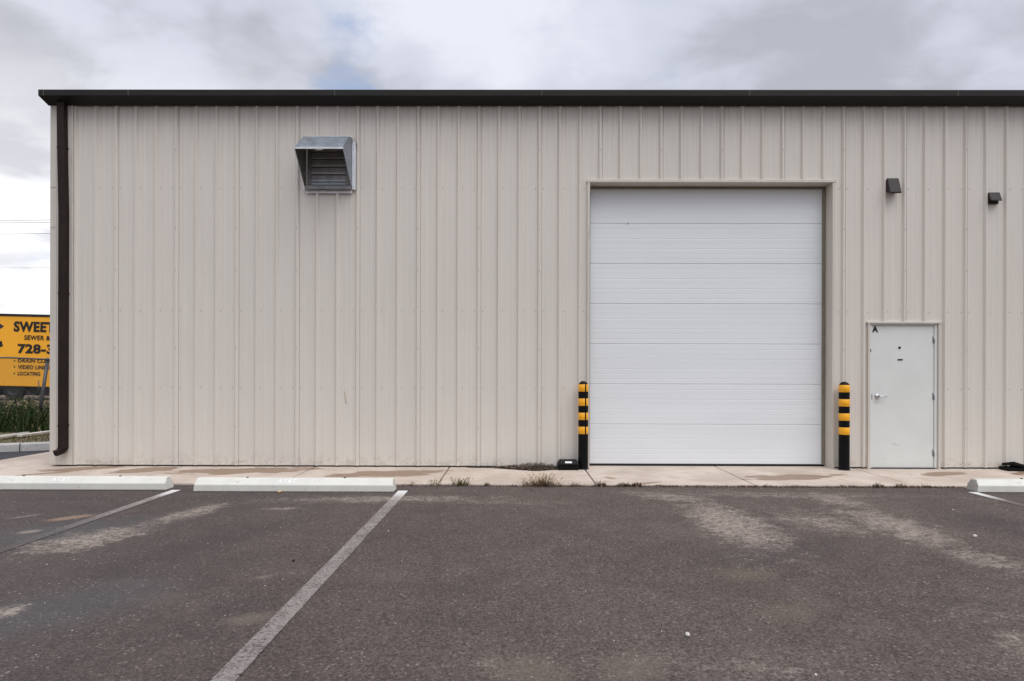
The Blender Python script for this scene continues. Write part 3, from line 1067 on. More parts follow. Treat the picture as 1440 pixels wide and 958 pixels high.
b1 = build_bollard()
c = at(820, 640, -.14)
b1.location = (c.x, -.14, 0.001)
tag(b1, 'black bollard with yellow bands beside the small black box, left of roll-up door', 'bollard', 'striped bollards flanking the roll-up door')
b2 = copy_tree(b1)
c = at(1187, 640, -.14)
b2.location = (c.x, -.14, 0.001)
b2.rotation_euler = (0, 0, R(130))
tag(b2, 'black bollard with yellow bands standing between roll-up door and entry door', 'bollard')


# ------------------------------------------------------------------ black boxes on the walk
def build_bait():
    a, b = at(784, 655, -.20), at(816, 655, -.20)
    xc = (a.x + b.x) / 2
    root = empty('stored_bait_box', (xc - .01, -.165, 0.001))  # rodent bait station beside the bollard
    tag(root, 'black plastic box with white label on its lid, against the left bollard', 'plastic box')
    w = .158
    mb = MB()
    mb.box((-w, -.105, 0), (w, .105, .075), M['black_plastic'], bev=.022, seg=3)
    for x in (-.07, 0.0, .07):
        mb.box((x - .004, -.108, .014), (x + .004, -.104, .062), M['black_plastic'], bev=.001)
    mb.build('body', root)
    mb = MB()
    b_ = bmesh.new()
    bmesh.ops.create_cube(b_, size=1)
    for v in b_.verts:
        top = v.co.z > 0
        v.co = Vector((v.co.x * 2 * (w + .004 - (.035 if top else 0)), v.co.y * 2 * (.109 - (.040 if top else 0)), .080 + (.062 if top else 0)))
    bmesh.ops.bevel(b_, geom=list(b_.edges), offset=.016, segments=3, affect='EDGES', profile=.5)
    mb.bm(b_, M['black_plastic'])
    mb.box((-w - .004, -.110, .074), (w + .004, .110, .084), M['black_plastic'], bev=.003)
    lid = mb.build('lid', root)
    mb = MB()
    mt = Matrix.Translation((.0, -.088, .1135)) @ Matrix.Rotation(R(57.2), 4, 'X')
    mb.box((-.05, -.014, 0), (.05, .014, .0012), M['label'], mtx=mt)
    mb.build('label', lid)
    mb = MB()
    mb.box((.02, -.1145, .055), (.06, -.109, .085), M['black_plastic'], bev=.004)
    mb.build('latch', root)
    # open tray at the right edge
    c = at(1416, 660, -.22)
    root = empty('open_box', (c.x + .20, -.13, 0.001))
    tag(root, 'low black plastic tray with its grey lid propped open at the right edge', 'plastic box')
    mb = MB()
    mb.box((-.18, -.10, 0), (.18, .09, .012), M['black_plastic'], bev=.004)
    for lo, hi in (((-.18, -.10, .012), (.18, -.09, .05)), ((-.18, .08, .012), (.18, .09, .05)), ((-.18, -.089, .012), (-.17, .079, .05)), ((.17, -.089, .012), (.18, .079, .05))):
        mb.box(lo, hi, M['black_plastic'], bev=.003)
    mb.box((-.06, -.088, .012), (-.05, .078, .045), M['black_plastic'])
    mb.build('tray', root)
    mb = MB()
    mt = Matrix.Translation((.035, .0, .062)) @ Matrix.Rotation(R(16), 4, 'Y') @ Matrix.Rotation(R(-14), 4, 'X')
    mb.box((-.155, -.10, .0), (.155, .10, .009), M['grey_lid'], bev=.003, mtx=mt)
    mb.box((-.158, -.106, -.028), (.158, -.100, .012), M['black_plastic'], bev=.002, mtx=mt)
    mb.box((-.164, -.10, -.030), (-.156, .10, .012), M['black_plastic'], bev=.002, mtx=mt)
    mb.build('lid', root)


build_bait()


# ------------------------------------------------------------------ wheel stops
def build_stops():
    L = 2.44
    prof = [(0, 0), (0, .078), (.006, .086), (.060, .150), (.125, .150), (.179, .086), (.185, .078), (.185, 0)]
    root = empty('wheel_stop')
    mb = MB()
    mb.prism(prof, -L / 2, L / 2, M['stop'], bev=.005, ends=(.13, .13))
    ob = mb.build('body', root)
    for x in (-.60, .60):
        mb = MB()
        mb.tube([(x, .10, .1495), (x, .10, .160)], .014, M['rust'], 8)
        mb.build('pin', root)
    # faint stencilled lettering on the sloping face
    me = text_mesh('AT&T', 1.0, M['stencil'], offset=.0, extrude=.002, shear=.25)
    xs = [v.co.x for v in me.vertices]
    ys = [v.co.y for v in me.vertices]
    sl = Vector((0, .054, .064))
    nrm = Vector((0, -.064, .054)).normalized()
    for v in me.vertices:
        u = (v.co.x - min(xs)) / (max(xs) - min(xs))
        q = (v.co.y - min(ys)) / (max(ys) - min(ys))
        v.co = Vector((-.21 + u * .24, .006, .086)) + sl * (.22 + .62 * q) + nrm * (.0012 + v.co.z * .2)
    me.name = 'lettering'
    o = bpy.data.objects.new('lettering', me)
    COL.objects.link(o)
    o.parent = root
    Yf = gr(420, 691.5, ASP).y
    xm = (gr(269, 691, ASP).x + gr(557, 691, ASP).x) / 2
    root.location = (xm, Yf, ASP)
    tag(root, 'white concrete wheel stop, whole in view between the two left parking lines', 'wheel stop', 'white wheel stops along the walk')
    s2 = copy_tree(root)
    s2.location = (gr(232, 689.5, ASP).x - L / 2, gr(150, 689, ASP).y, ASP)
    s2.rotation_euler = (0, 0, R(.3))
    tag(s2, 'white concrete wheel stop cut by the left edge, in front of the downspout corner', 'wheel stop')
    s3 = root.copy()
    COL.objects.link(s3)
    for ch in [x for x in bpy.data.objects if x.parent == root and not x.name.startswith('lettering')]:
        k = ch.copy()
        COL.objects.link(k)
        k.parent = s3
        if ch.name.startswith('body'):
            k.data = ch.data.copy()
            # weathered, chipped left end of the right-hand stop
            k.data.materials.append(M['stop_raw'])
            for p in k.data.polygons:
                if p.center.x < -L / 2 + .05 and abs(p.normal.x) > .6:
                    p.material_index = 1
            for v in k.data.vertices:
                if v.co.x < -L / 2 + .08 and v.co.z > .1:
                    v.co.x += random.uniform(0, .022)
                    v.co.z -= random.uniform(0, .012)
    s3.location = (gr(1378, 693, ASP).x + L / 2 - .01, gr(1400, 692.5, ASP).y, ASP)
    tag(s3, 'white concrete wheel stop with a chipped end at the right edge of the lot', 'wheel stop')


build_stops()


# ------------------------------------------------------------------ ground
def sheet(name, pts, z, m, parent=None, kind='structure'):
    mb = MB()
    mb.face([(x, y, z) for x, y in pts], m)
    o = mb.build(name, parent)
    if kind:
        tag(o, kind=kind)
    return o


SIDE_X = -8.30
mb = MB()
mb.face([(-900, -900, -.06), (900, -900, -.06), (900, 900, -.06), (-900, 900, -.06)], M['dirt'])
tag(mb.build('ground'), kind='structure')
lot = sheet('parking_lot', [(-30, -40), (32, -40), (32, WALK_Y - .012), (SIDE_X - .02, WALK_Y - .012), (SIDE_X - .02, 2.9), (-30, 2.9)], ASP, M['asphalt'])
# darker driveway beyond the corner of the walk
sheet('driveway', [(-30, -0.55), (SIDE_X - .16, -0.35), (SIDE_X - .04, 0.3), (SIDE_X - .04, 2.88), (-30, 2.88)], ASP + .004, M['drive'])


def ground_line(px_a, py_a, w, y_end, slant=0.0):
    a = gr(px_a, py_a, ASP)
    x0, y0 = a.x, a.y
    n = 40
    mb = MB()
    for i in range(n):
        t0, t1 = i / n, (i + 1) / n
        ya, yb = y0 + (y_end - y0) * t0, y0 + (y_end - y0) * t1
        j = [mnoise.noise(Vector((x0 * 3, k * 7.0, 1.3))) * .004 for k in (t0, t1)]
        mb.face([(x0 - w / 2 + j[0], ya, ASP + .004), (x0 - w / 2 + j[1], yb, ASP + .004), (x0 + w / 2 + j[1], yb, ASP + .004), (x0 + w / 2 + j[0], ya, ASP + .004)], M['line'])
    o = mb.build('parking_line', lot)
    return o


ground_line(567, 690.5, .118, -7.2)
ground_line(248, 689.5, .110, -7.2)
ground_line(1367, 692.5, .105, -7.2)

# concrete walk: separate pours with open joints
mb = MB()
J0 = at(821, 659).x
xs = [J0 + 2.03 * k for k in range(-5, 9)]
xs = [x for x in xs if x > -7.0]
edges = [XL + .28] + xs + [15.5]
edges = [e for i, e in enumerate(edges) if i == 0 or e > edges[0] + .5]
g = .009
for a, b in zip(edges, edges[1:]):
    mb.box((a + g, WALK_Y, -.12), (b - g, .20, random.uniform(-.002, 0.0)), M['walk'], bev=.006)
# corner piece split on the diagonal and the leg that runs down the side
c0 = edges[0]


def slab(pts, z=0.0):
    b = bmesh.new()
    vs = [b.verts.new((x, y, -.12)) for x, y in pts]
    f = b.faces.new(vs)
    r = bmesh.ops.extrude_face_region(b, geom=[f])
    for v in [e for e in r['geom'] if isinstance(e, bmesh.types.BMVert)]:
        v.co.z = z
    bmesh.ops.recalc_face_normals(b, faces=list(b.faces))
    bmesh.ops.bevel(b, geom=list(b.edges), offset=.006, segments=1, affect='EDGES', profile=.5)
    mb.bm(b, M['walk'])


slab([(XL + .06, -.004), (c0 - g, -.004), (c0 - g, WALK_Y), (-6.2 - .6, WALK_Y)][:0] or [(SIDE_X, -.30), (SIDE_X + .10, -.85), (SIDE_X + .45, -1.25), (SIDE_X + .9, WALK_Y), (c0 - g, WALK_Y), (c0 - g, .19), (SIDE_X, .19)], -.001)
y = .20
while y < 16:
    slab([(SIDE_X, y + g), (XL + .05, y + g), (XL + .05, y + 2.03 - g), (SIDE_X, y + 2.03 - g)], -.001)
    y += 2.03
walk = tag(mb.build('sidewalk'), kind='structure')
sheet('soil_bed', [(SIDE_X, WALK_Y), (15.5, WALK_Y), (15.5, .2), (SIDE_X, .2)], -.05, M['litter'], kind='structure')

# ---- kerb and verge to the left
KA, KB = gr(-260, 646, ASP), gr(72, 633.5, ASP)
kdir = (KB - KA).normalized()
KB2 = KB + kdir * ((SIDE_X - .05 - KB.x) / kdir.x)
knorm = Vector((-kdir.y, kdir.x, 0))
kj = gr(25, 636, ASP)
tj = (kj - KA).dot(kdir)
total = (KB2 - KA).length
ang = math.atan2(kdir.y, kdir.x)
mb = MB()
segs = [(-14.0, tj - 3.05 - .005), (tj - 3.05 + .005, tj - .010), (tj + .010, total)]
for a, b in segs:
    mb.prism([(0, -.1), (.012, .125), (.03, .145), (.20, .145), (.20, -.1)], a, b, M['kerb'], bev=.006)
kerb = mb.build('kerb', None, KA, (0, 0, ang))
tag(kerb, kind='structure')
V0 = KA + kdir * -14 + knorm * .19
V1 = KB2 + knorm * .19
mb = MB()
# verge: gently uneven soil from the kerb to the far yard
NX, NY = 60, 60


def vz(p):
    return .085 + .04 * mnoise.noise(Vector((p.x * .5, p.y * .5, 0)))


grid = []
for j in range(NY + 1):
    row = []
    for i in range(NX + 1):
        u = i / NX
        b0 = V0.lerp(V1, u)
        far = Vector((V0.x - 20 + (V1.x - V0.x + 20) * u, 60, 0))
        tt = (j / NY) ** 2
        p = b0.lerp(far, tt)
        row.append(Vector((p.x, p.y, vz(p))))
    grid.append(row)
for j in range(NY):
    for i in range(NX):
        mb.face([grid[j][i], grid[j][i + 1], grid[j + 1][i + 1], grid[j + 1][i]], M['dirt'], True)
tag(mb.build('verge'), kind='structure')


# ------------------------------------------------------------------ plants
def blade(mb, base, h, lean, az, w, m, curl=.5, seg=3):
    d = Vector((math.cos(az), math.sin(az), 0))
    side = Vector((-d.y, d.x, 0))
    pts = []
    for i in range(seg + 1):
        t = i / seg
        p = base + Vector((0, 0, h * t * (1 - .25 * curl * t))) + d * (lean * h * t ** (1 + curl))
        ww = w * (1 - t) ** .7 / 2 if i < seg else 0
        pts.append((p, ww))
    for (p, a), (q, b) in zip(pts, pts[1:]):
        if b > 0:
            mb.face([p - side * a, p + side * a, q + side * b, q - side * b], m)
        else:
            mb.face([p - side * a, p + side * a, q], m)


def leafy(mb, base, h, m, n=10, spread=.35, lw=.02, ll=.05):
    """a branching stem with small leaves"""
    az = random.uniform(0, 6.28)
    tip = base + Vector((math.cos(az) * spread * h, math.sin(az) * spread * h, h))
    mid = base.lerp(tip, .5) + Vector((random.uniform(-.05, .05) * h, random.uniform(-.05, .05) * h, h * .06))
    mb.tube([base, mid, tip], [lw * .14, lw * .11, lw * .05], m, 4, cap=False)
    for k in range(n):
        t = random.uniform(.15, 1)
        p = base.lerp(mid, t * 2) if t < .5 else mid.lerp(tip, t * 2 - 1)
        a = random.uniform(0, 6.28)
        d = Vector((math.cos(a), math.sin(a), random.uniform(.1, .9))).normalized() * ll * random.uniform(.6, 1.2)
        s = Vector((-d.y, d.x, 0)).normalized() * lw * .5 * random.uniform(.6, 1.1)
        mb.face([p, p + d * .5 + s, p + d, p + d * .5 - s], m)


def build_verge_plants():
    mb = MB()
    rnd = random.Random(5)
    # tall weeds in a belt along the fence
    for i_ in range(24000):
        px = rnd.uniform(-150, 125) if i_ < 15000 else rnd.uniform(-900, -150)
        D = rnd.uniform(13.6, 19.5)
        X = (px - 724) * D / F
        Y = D - DW
        if X > XL - .45:
            continue
        dens = mnoise.noise(Vector((X * .9, Y * .9, 3)))
        if dens < -.35 and rnd.random() < .7:
            continue
        h = rnd.uniform(.12, .50) * (1 + .5 * dens)
        m = rnd.choices([M['grass'], M['weed_green'], M['dry']], [10, .35, .25])[0]
        blade(mb, Vector((X, Y, vz(Vector((X, Y, 0))) - .02)), h, rnd.uniform(.1, .7), rnd.uniform(0, 6.28), rnd.uniform(.012, .03), m, rnd.uniform(.2, .9))
    for _ in range(500):
        px = rnd.uniform(-120, 110)
        D = rnd.uniform(14, 18.5)
        X = (px - 724) * D / F
        if X > XL - .45:
            continue
        leafy(mb, Vector((X, D - DW, vz(Vector((X, D - DW, 0))))), rnd.uniform(.3, .7), rnd.choice([M['grass'], M['grass'], M['weed_green']]), 14, .3, .05, .09)
    tag(mb.build('tall_weeds'), 'dense dark green weeds growing along the chain-link fence', 'weeds', kind='stuff')
    mb = MB()
    for _ in range(9000):
        px = rnd.uniform(-200, 110)
        t = rnd.random()
        b0 = KA + kdir * rnd.uniform(-5, total)
        p = b0 + knorm * (.22 + t * 1.9)
        if p.x > XL - 1.0:
            continue
        m = rnd.choices([M['grass2'], M['grass'], M['dry']], [5, 3, 2])[0]
        blade(mb, Vector((p.x, p.y, vz(p) - .01)), rnd.uniform(.03, .10), rnd.uniform(.2, .9), rnd.uniform(0, 6.28), rnd.uniform(.006, .013), m)
    tag(mb.build('verge_grass'), 'short yellowish grass just behind the kerb', 'grass', kind='stuff')


build_verge_plants()


def tuft(name, px, py, n, h, cols, label, w=.006, spread=.9, group=None, cat='weed', leaf=0, bw=.28):
    c = gr(px, py, -.02)
    c.y = min(c.y, WALK_Y - .004)
    mb = MB()
    for _ in range(n):
        m = random.choices([x[0] for x in cols], [x[1] for x in cols])[0]
        b = Vector((random.gauss(0, h * bw), random.gauss(0, .008), 0))
        blade(mb, b, h * random.uniform(.4, 1.0), random.uniform(.1, spread), random.uniform(0, 6.28), w * random.uniform(.7, 1.4), m, random.uniform(0, .7))
    for _ in range(leaf):
        m = random.choices([x[0] for x in cols], [x[1] for x in cols])[0]
        leafy(mb, Vector((random.gauss(0, h * bw), random.gauss(0, .008), 0)), h * random.uniform(.5, 1), m, 9, .7, .014, .028)
    o = mb.build(name, None, (c.x, c.y, -.03))
    tag(o, label, cat, group)
    return o


G_ = 'weeds growing in the seam beside the walk'
gn, ru, dr = M['weed_green'], M['weed_rust'], M['dry']
tuft('dry_weed', 762, 683, 85, .20, [(dr, 3), (ru, 3), (gn, 1.5)], 'largest weed clump, tan and rust brown, in the seam left of black box', .013, 2.4, G_, leaf=34, bw=.5)
tuft('green_weed', 649, 682, 46, .14, [(gn, 4), (dr, 1)], 'dusty green weed in the seam right of the joint under the siding', .011, 1.4, G_, leaf=20, bw=.38)
tuft('green_weed', 613, 682, 26, .15, [(gn, 3), (dr, 2)], 'thin spiky weed growing at the walk joint, left of the dusty green weed', .006, 1.0, G_, leaf=6)
tuft('small_weed', 580, 681, 16, .05, [(gn, 2), (dr, 2)], 'tiny weed just right of the fully visible wheel stop', .006, 1.2, G_, leaf=4)
tuft('small_weed', 684, 681, 22, .05, [(gn, 2), (ru, 1)], 'tiny weed between the dusty green weed and the large tan clump', .006, 1.2, G_, leaf=6)


def crack_weeds():
    mb = MB()
    rnd = random.Random(9)
    for px0, px1, n, h in ((735, 835, 240, .03), (840, 905, 420, .032), (900, 985, 300, .018), (985, 1330, 900, .020), (1200, 1300, 420, .030), (700, 840, 120, .02), (560, 735, 90, .016)):
        for _ in range(n):
            px = rnd.uniform(px0, px1)
            k = mnoise.noise(Vector((px * .06, 0, 0)))
            if k < .0 and rnd.random() < .7:
                continue
            X = gr(px, 682, -.02).x
            m = rnd.choices([ru, M['litter'], gn, dr], [2.5, 5, .8, .5])[0]
            blade(mb, Vector((X, WALK_Y - abs(rnd.gauss(.008, .018)), ASP - .004)), 1.3 * h * rnd.uniform(.3, 1.7) * (1 + k), rnd.uniform(.1, 1.3), rnd.uniform(0, 6.28), rnd.uniform(.006, .018), m)
    # crumbled soil lip
    for _ in range(1800):
        px = rnd.uniform(300, 1340)
        X = gr(px, 682, -.02).x
        r = rnd.uniform(.003, .010)
        p = Vector((X, WALK_Y - .006 - abs(rnd.gauss(0, .022)), ASP + r * .3))
        b = bmesh.new()
        bmesh.ops.create_icosphere(b, subdivisions=1, radius=r)
        for v in b.verts:
            v.co *= rnd.uniform(.7, 1.2)
        mb.bm(b, M['litter'], Matrix.Translation(p))
    # dark soil specks added along the stop bases, standing in for contact shade
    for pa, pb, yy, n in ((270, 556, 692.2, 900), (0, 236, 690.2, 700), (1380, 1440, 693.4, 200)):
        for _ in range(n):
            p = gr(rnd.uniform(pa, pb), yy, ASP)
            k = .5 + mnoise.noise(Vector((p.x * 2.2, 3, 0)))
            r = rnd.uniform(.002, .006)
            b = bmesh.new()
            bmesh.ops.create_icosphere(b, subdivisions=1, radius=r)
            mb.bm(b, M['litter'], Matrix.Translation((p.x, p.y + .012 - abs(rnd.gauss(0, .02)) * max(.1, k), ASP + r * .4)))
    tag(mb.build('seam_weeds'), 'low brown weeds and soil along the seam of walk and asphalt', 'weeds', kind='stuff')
    mb = MB()
    for _ in range(3200):
        px = rnd.triangular(655, 800, 760)
        X = at(px, 658).x
        prof = max(0, 1 - abs(px - 752) / 62)
        y = -rnd.random() ** .8 * (.06 + .30 * prof) - .004
        z = .004 + rnd.random() * .09 * prof * max(0, 1 + y * 3)
        a = rnd.uniform(0, 6.28)
        l, w = rnd.uniform(.008, .030), rnd.uniform(.004, .012)
        d = Vector((math.cos(a), math.sin(a), rnd.uniform(-.3, .5))) * l
        s = Vector((-math.sin(a), math.cos(a), rnd.uniform(-.3, .3))) * w
        p = Vector((X, y, z))
        m = rnd.choices([M['litter'], dr, ru], [12, .35, .8])[0]
        mb.face([p - d, p + s, p + d, p - s], m)
    tag(mb.build('leaf_litter'), 'dead leaves and soil drifted against the siding left of the black box', 'leaf litter', kind='stuff')


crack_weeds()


# ------------------------------------------------------------------ small things on the asphalt
def stone(name, px, py, r, m, label, seed):
    rnd = random.Random(seed)
    c = gr(px, py, ASP)
    b = bmesh.new()
    bmesh.ops.create_icosphere(b, subdivisions=3, radius=r)
    off = Vector((rnd.uniform(0, 50),) * 3)
    for v in b.verts:
        v.co *= 1 + .16 * mnoise.noise(v.co / r * .9 + off)
        v.co.z *= .84
    mb = MB()
    mb.bm(b, m, None, True)
    o = mb.build(name, None, (c.x, c.y, ASP + r * .76))
    tag(o, label, 'stone')


stone('pebble', 967, 895, .0140, M['pebble'], 'pale round pebble on the asphalt in the foreground', 1)
stone('pebble', 1371, 756, .017, M['pebble'], 'white pebble on the asphalt in front of the chipped wheel stop', 2)
stone('pebble', 413, 790, .011, M['bronze'], 'small dark stone on the asphalt left of the long parking line', 3)
mb = MB()
c = gr(395, 692, ASP)
pts = [(-.075, 0), (-.04, .02), (.0, .026), (.045, .018), (.08, 0), (.04, -.02), (-.01, -.024), (-.05, -.015)]
for (a, b), (p, q) in zip(pts, pts[1:] + pts[:1]):
    mb.face([(0, 0, .020), (a * .55, b * .8, .004 + .22 * abs(a)), (p * .55, q * .8, .004 + .22 * abs(p))], M['leaf'], True)
    mb.face([(0, 0, .0185), (p * .55, q * .8, .0025 + .22 * abs(p)), (a * .55, b * .8, .0025 + .22 * abs(a))], M['leaf'], True)
tag(mb.build('fallen_leaf', None, (c.x, c.y - .03, ASP)), 'curled yellow leaf on the asphalt in front of the fully visible wheel stop', 'leaf')

mb = MB()
rnd = random.Random(21)
for _ in range(520):
    D = rnd.uniform(2.7, 7.6)
    X = (rnd.uniform(-20, 1460) - 724) * D / F
    r = rnd.uniform(.0016, .0042) * (1.0 if rnd.random() > .06 else 1.8)
    b = bmesh.new()
    bmesh.ops.create_icosphere(b, subdivisions=1, radius=r)
    for v in b.verts:
        v.co *= rnd.uniform(.7, 1.25)
    mb.bm(b, rnd.choice([M['chips'], M['chips'], M['pebble'], M['litter']]), Matrix.Translation((X, D - DW, ASP + r * .5)))
tag(mb.build('gravel_chips'), 'loose stone chips scattered over the asphalt', 'gravel', kind='stuff')


# ------------------------------------------------------------------ yard beyond: fence, pipe, trailer, wires
def fpt(px, D, z):
    return Vector((at(px, 560, D - DW).x, D - DW, z))


def build_fence():
    A = fpt(-230, 15.2, 0)
    B = fpt(190, 16.2, 0)
    if B.x > XL - .3:
        u = (XL - .5 - A.x) / (B.x - A.x)
        B = A.lerp(B, u)
    A = A + (A - B) * 1.6
    A.z = B.z = .06
    L = (B - A).length
    dirv = (B - A).normalized()
    root = empty('chain_link_fence', A, (0, 0, math.atan2(dirv.y, dirv.x)))
    tag(root, 'dark chain-link fence with a leaning post in front of the yellow trailer', 'fence')
    zt = lambda x: CAMH + (20.3 - 2.6 * max(0, min(1, (x - x_a) / max(.01, x_b - x_a)))) * 15.6 / F - .06
    x_a = (fpt(0, 15.5, 0) - A).length
    x_b = (fpt(72, 15.8, 0) - A).length
    H = 1.72
    mb = MB()
    n = 24
    mb.tube([(L * i / n, 0, zt(L * i / n) + .006 * math.sin(i * 1.3)) for i in range(n + 1)], .021, M['fence'], 8)
    mb.build('top_rail', root)
    mb = MB()
    s = .062
    r = .0026
    k = -int(H / s) - 1
    while k * s < L:
        for sg in (1, -1):
            x0 = k * s if sg > 0 else k * s + H
            # wire climbing at 45 degrees, clipped to the panel
            pts = []
            for i in range(9):
                zz = .02 + (H - .02) * i / 8
                xx = x0 + (zz if sg > 0 else -zz)
                if 0 <= xx <= L:
                    top = zt(xx)
                    pts.append((xx, .004 * sg + .03 * math.sin(xx * 1.7) * math.sin(zz * 1.8), .02 + (top - .02) * (zz - .02) / (H - .02)))
            if len(pts) > 1:
                mb.tube(pts, r, M['fence'], 3, cap=False)
        k += 1
    mb.build('mesh_panel', root)

    def post(px_top, px_bot, r=.042):
        nv = Vector((-dirv.y, dirv.x, 0))

        def hit(px, py):
            d = ray(px, py)
            q = CAMLOC + d * ((A - CAMLOC).dot(nv) / d.dot(nv))
            return (q - A).dot(dirv)
        xt, xb = hit(px_top, 507), hit(px_bot, 603)
        mb = MB()
        mb.tube([(xb, .05, -.05), (xt, .05, zt(xt) - .01)], r, M['fence'], 10)
        mb.lathe([(r + .006, 0), (r + .006, .03), (r * .6, .055), (0, .06)], M['fence'], (xt, .05, zt(xt) - .01), 10)
        mb.build('post', root)
    post(65.5, 51)
    for q in (-106, -330, -590, -900):
        post(q, q - 4, .03)
    # loose tie hanging beside the post
    mb = MB()
    x = (fpt(46, 15.6, 0) - A).dot(dirv)
    mb.tube([(x, -.03, zt(x) - .55), (x + .02, -.05, zt(x) - .75), (x - .03, -.04, zt(x) - .95)], .012, M['fence'], 6)
    mb.build('loose_strap', root)


build_fence()

# pale pipes lying in the grass
a, b = gr(-60, 629, .10), gr(39, 613.5, .10)
mb = MB()
mb.tube([(0, 0, 0), (b - a) * .5 + Vector((0, 0, .01)), b - a], .05, M['pvc'], 10)
tag(mb.build('pipe', None, a + Vector((0, 0, .045))), 'thick pale pipe lying in the grass, cut by the left edge', 'pipe')
a, b = gr(27, 617, .10), gr(110, 605.5, .10)
mb = MB()
mb.box((0, -.055, 0), ((b - a).length, .055, .05), M['pvc'], bev=.006)
d = b - a
tag(mb.build('plank', None, a + Vector((0, 0, .03)), (0, 0, math.atan2(d.y, d.x))), 'thin pale plank lying in the grass, running behind the building corner', 'plank')


def build_trailer():
    D = 29.0
    s = D / F
    Y = D - DW
    gz = .085
    X0 = at(-150, 490, Y).x
    X1 = X0 + 13.2
    ztop, zyt, zbot = at(36, 441.8, Y).z, at(36, 445.2, Y).z, at(36, 543.6, Y).z
    root = empty('box_trailer', (at(36, 490, Y).x, Y, gz), (0, R(1.2), 0))
    tag(root, 'yellow box trailer with black lettering and black top rail, parked behind the fence', 'trailer')
    off = Vector((-at(36, 490, Y).x, -Y, -gz))

    def part(mb, name, par=root):
        o = mb.build(name, par)
        o.location = off
        return o
    mb = MB()
    mb.box((X0, Y, zbot), (X1, Y + 2.5, zyt), M['yellow'], bev=.02)
    for i in range(12):
        x = X0 + .6 + i * 1.1
        mb.box((x, Y - .003, zbot + .1), (x + .006, Y - .0005, zyt - .02), M['yellow'])
    part(mb, 'body')
    mb = MB()
    mb.box((X0 - .02, Y - .025, zyt), (X1 + .02, Y + 2.52, ztop), M['black_metal'], bev=.01)
    part(mb, 'top_rail')
    mb = MB()
    mb.box((X0 + .1, Y + .30, zbot - .43), (X1 - .1, Y + 2.2, zbot - .002), M['black_metal'], bev=.01)
    mb.box((X0 + 4.2, Y + .05, zbot - .45), (X0 + 4.9, Y + .4, zbot - .245), M['black_metal'], bev=.01)
    part(mb, 'chassis')

    def wheel(px):
        x = at(px, 490, Y).x
        zc = gz + .50
        w = empty('wheel', (x, Y + .12, zc))
        w.parent = root
        w.location = Vector((x, Y + .28, zc)) + off
        w.rotation_euler = (R(90), 0, 0)
        mb = MB()
        mb.lathe([(.28, -.13), (.47, -.13), (.505, -.10), (.505, .10), (.47, .13), (.28, .13)], M['rubber'], n=36)
        mb.build('tyre', w)
        mb = MB()
        mb.lathe([(0, .06), (.10, .06), (.12, .02), (.24, .03), (.28, .12), (.29, .12)], M['rim'], n=28)
        mb.build('rim', w)
    wheel(-26)
    wheel(14)
    # curved mud guard over the wheels
    mb = MB()
    for i in range(12):
        a0, a1 = R(10 + 160 * i / 12), R(10 + 160 * (i + 1) / 12)
        for cx in (12,):
            x = at(cx, 550, Y).x
            pts = []
            for a, rr in ((a0, .60), (a1, .60), (a1, .64), (a0, .64)):
                pts.append((x + rr * math.cos(a) * 1.45, zbot - .45 + rr * math.sin(a) * .70))
            mb.face([(p[0], Y + .12, p[1]) for p in pts], M['rim'])
            mb.face([(pts[3][0], Y + .12, pts[3][1]), (pts[2][0], Y + .12, pts[2][1]), (pts[2][0], Y + .5, pts[2][1]), (pts[3][0], Y + .5, pts[3][1])], M['rim'])
            mb.face([(pts[0][0], Y + .5, pts[0][1]), (pts[1][0], Y + .5, pts[1][1]), (pts[1][0], Y + .12, pts[1][1]), (pts[0][0], Y + .12, pts[0][1])], M['rim'])
    part(mb, 'mudguard')
    # lettering
    zpx = lambda y: at(40, y, Y).z
    xpx = lambda x: at(x, 490, Y).x
    ink = M['black_ink']
    for body, x0, x1, y0, y1, o_ in (('SWEET', 17.4, 74.5, 467, 452.2, .045), ('SEWER & S', 32.5, 75.5, 478.2, 471.5, .03), ('728-3', 23.6, 73.5, 497.4, 483.8, .045),
                                     ('DRAIN CLEA', 24.5, 70.5, 510, 504.6, .03), ('VIDEO LINE INS', 24.5, 77, 519.2, 513.6, .03), ('LOCATING', 24.5, 56, 528.4, 522.8, .03)):
        t = text_obj('lettering', root, body, ink, xpx(x0), xpx(x1), zpx(y0), zpx(y1), Y - .012, offset=o_, spacing=1.08)
        t.location = off
    for yy in (507.5, 516.3, 525.5):
        mb = MB()
        b = bmesh.new()
        bmesh.ops.create_cone(b, cap_ends=True, segments=10, radius1=.04, radius2=.04, depth=.008)
        mb.bm(b, M['green_dot'], Matrix.Translation((xpx(19.5), Y - .010, zpx(yy))) @ Matrix.Rotation(R(90), 4, 'X'))
        part(mb, 'bullet_mark')
    # emblem whose right-hand tips reach into the picture
    mb = MB()
    for m, pts in ((M['logo'], [(-60, 447), (-4, 455), (3.4, 459.5), (-1, 463), (-14, 462), (-60, 456)]), (ink, [(-60, 500), (-12, 486), (0.5, 480), (2.8, 487.5), (-3, 490), (-60, 508)]),
                   (ink, [(-62, 448), (-50, 446), (-46, 507), (-60, 508)])):
        f_ = [(xpx(x), Y - .010, zpx(y)) for x, y in pts]
        bk = [(p[0], Y - .001, p[2]) for p in f_]
        mb.face(f_, m)
        for i in range(len(f_)):
            j = (i + 1) % len(f_)
            mb.face([f_[i], bk[i], bk[j], f_[j]], m)
    part(mb, 'emblem')


build_trailer()

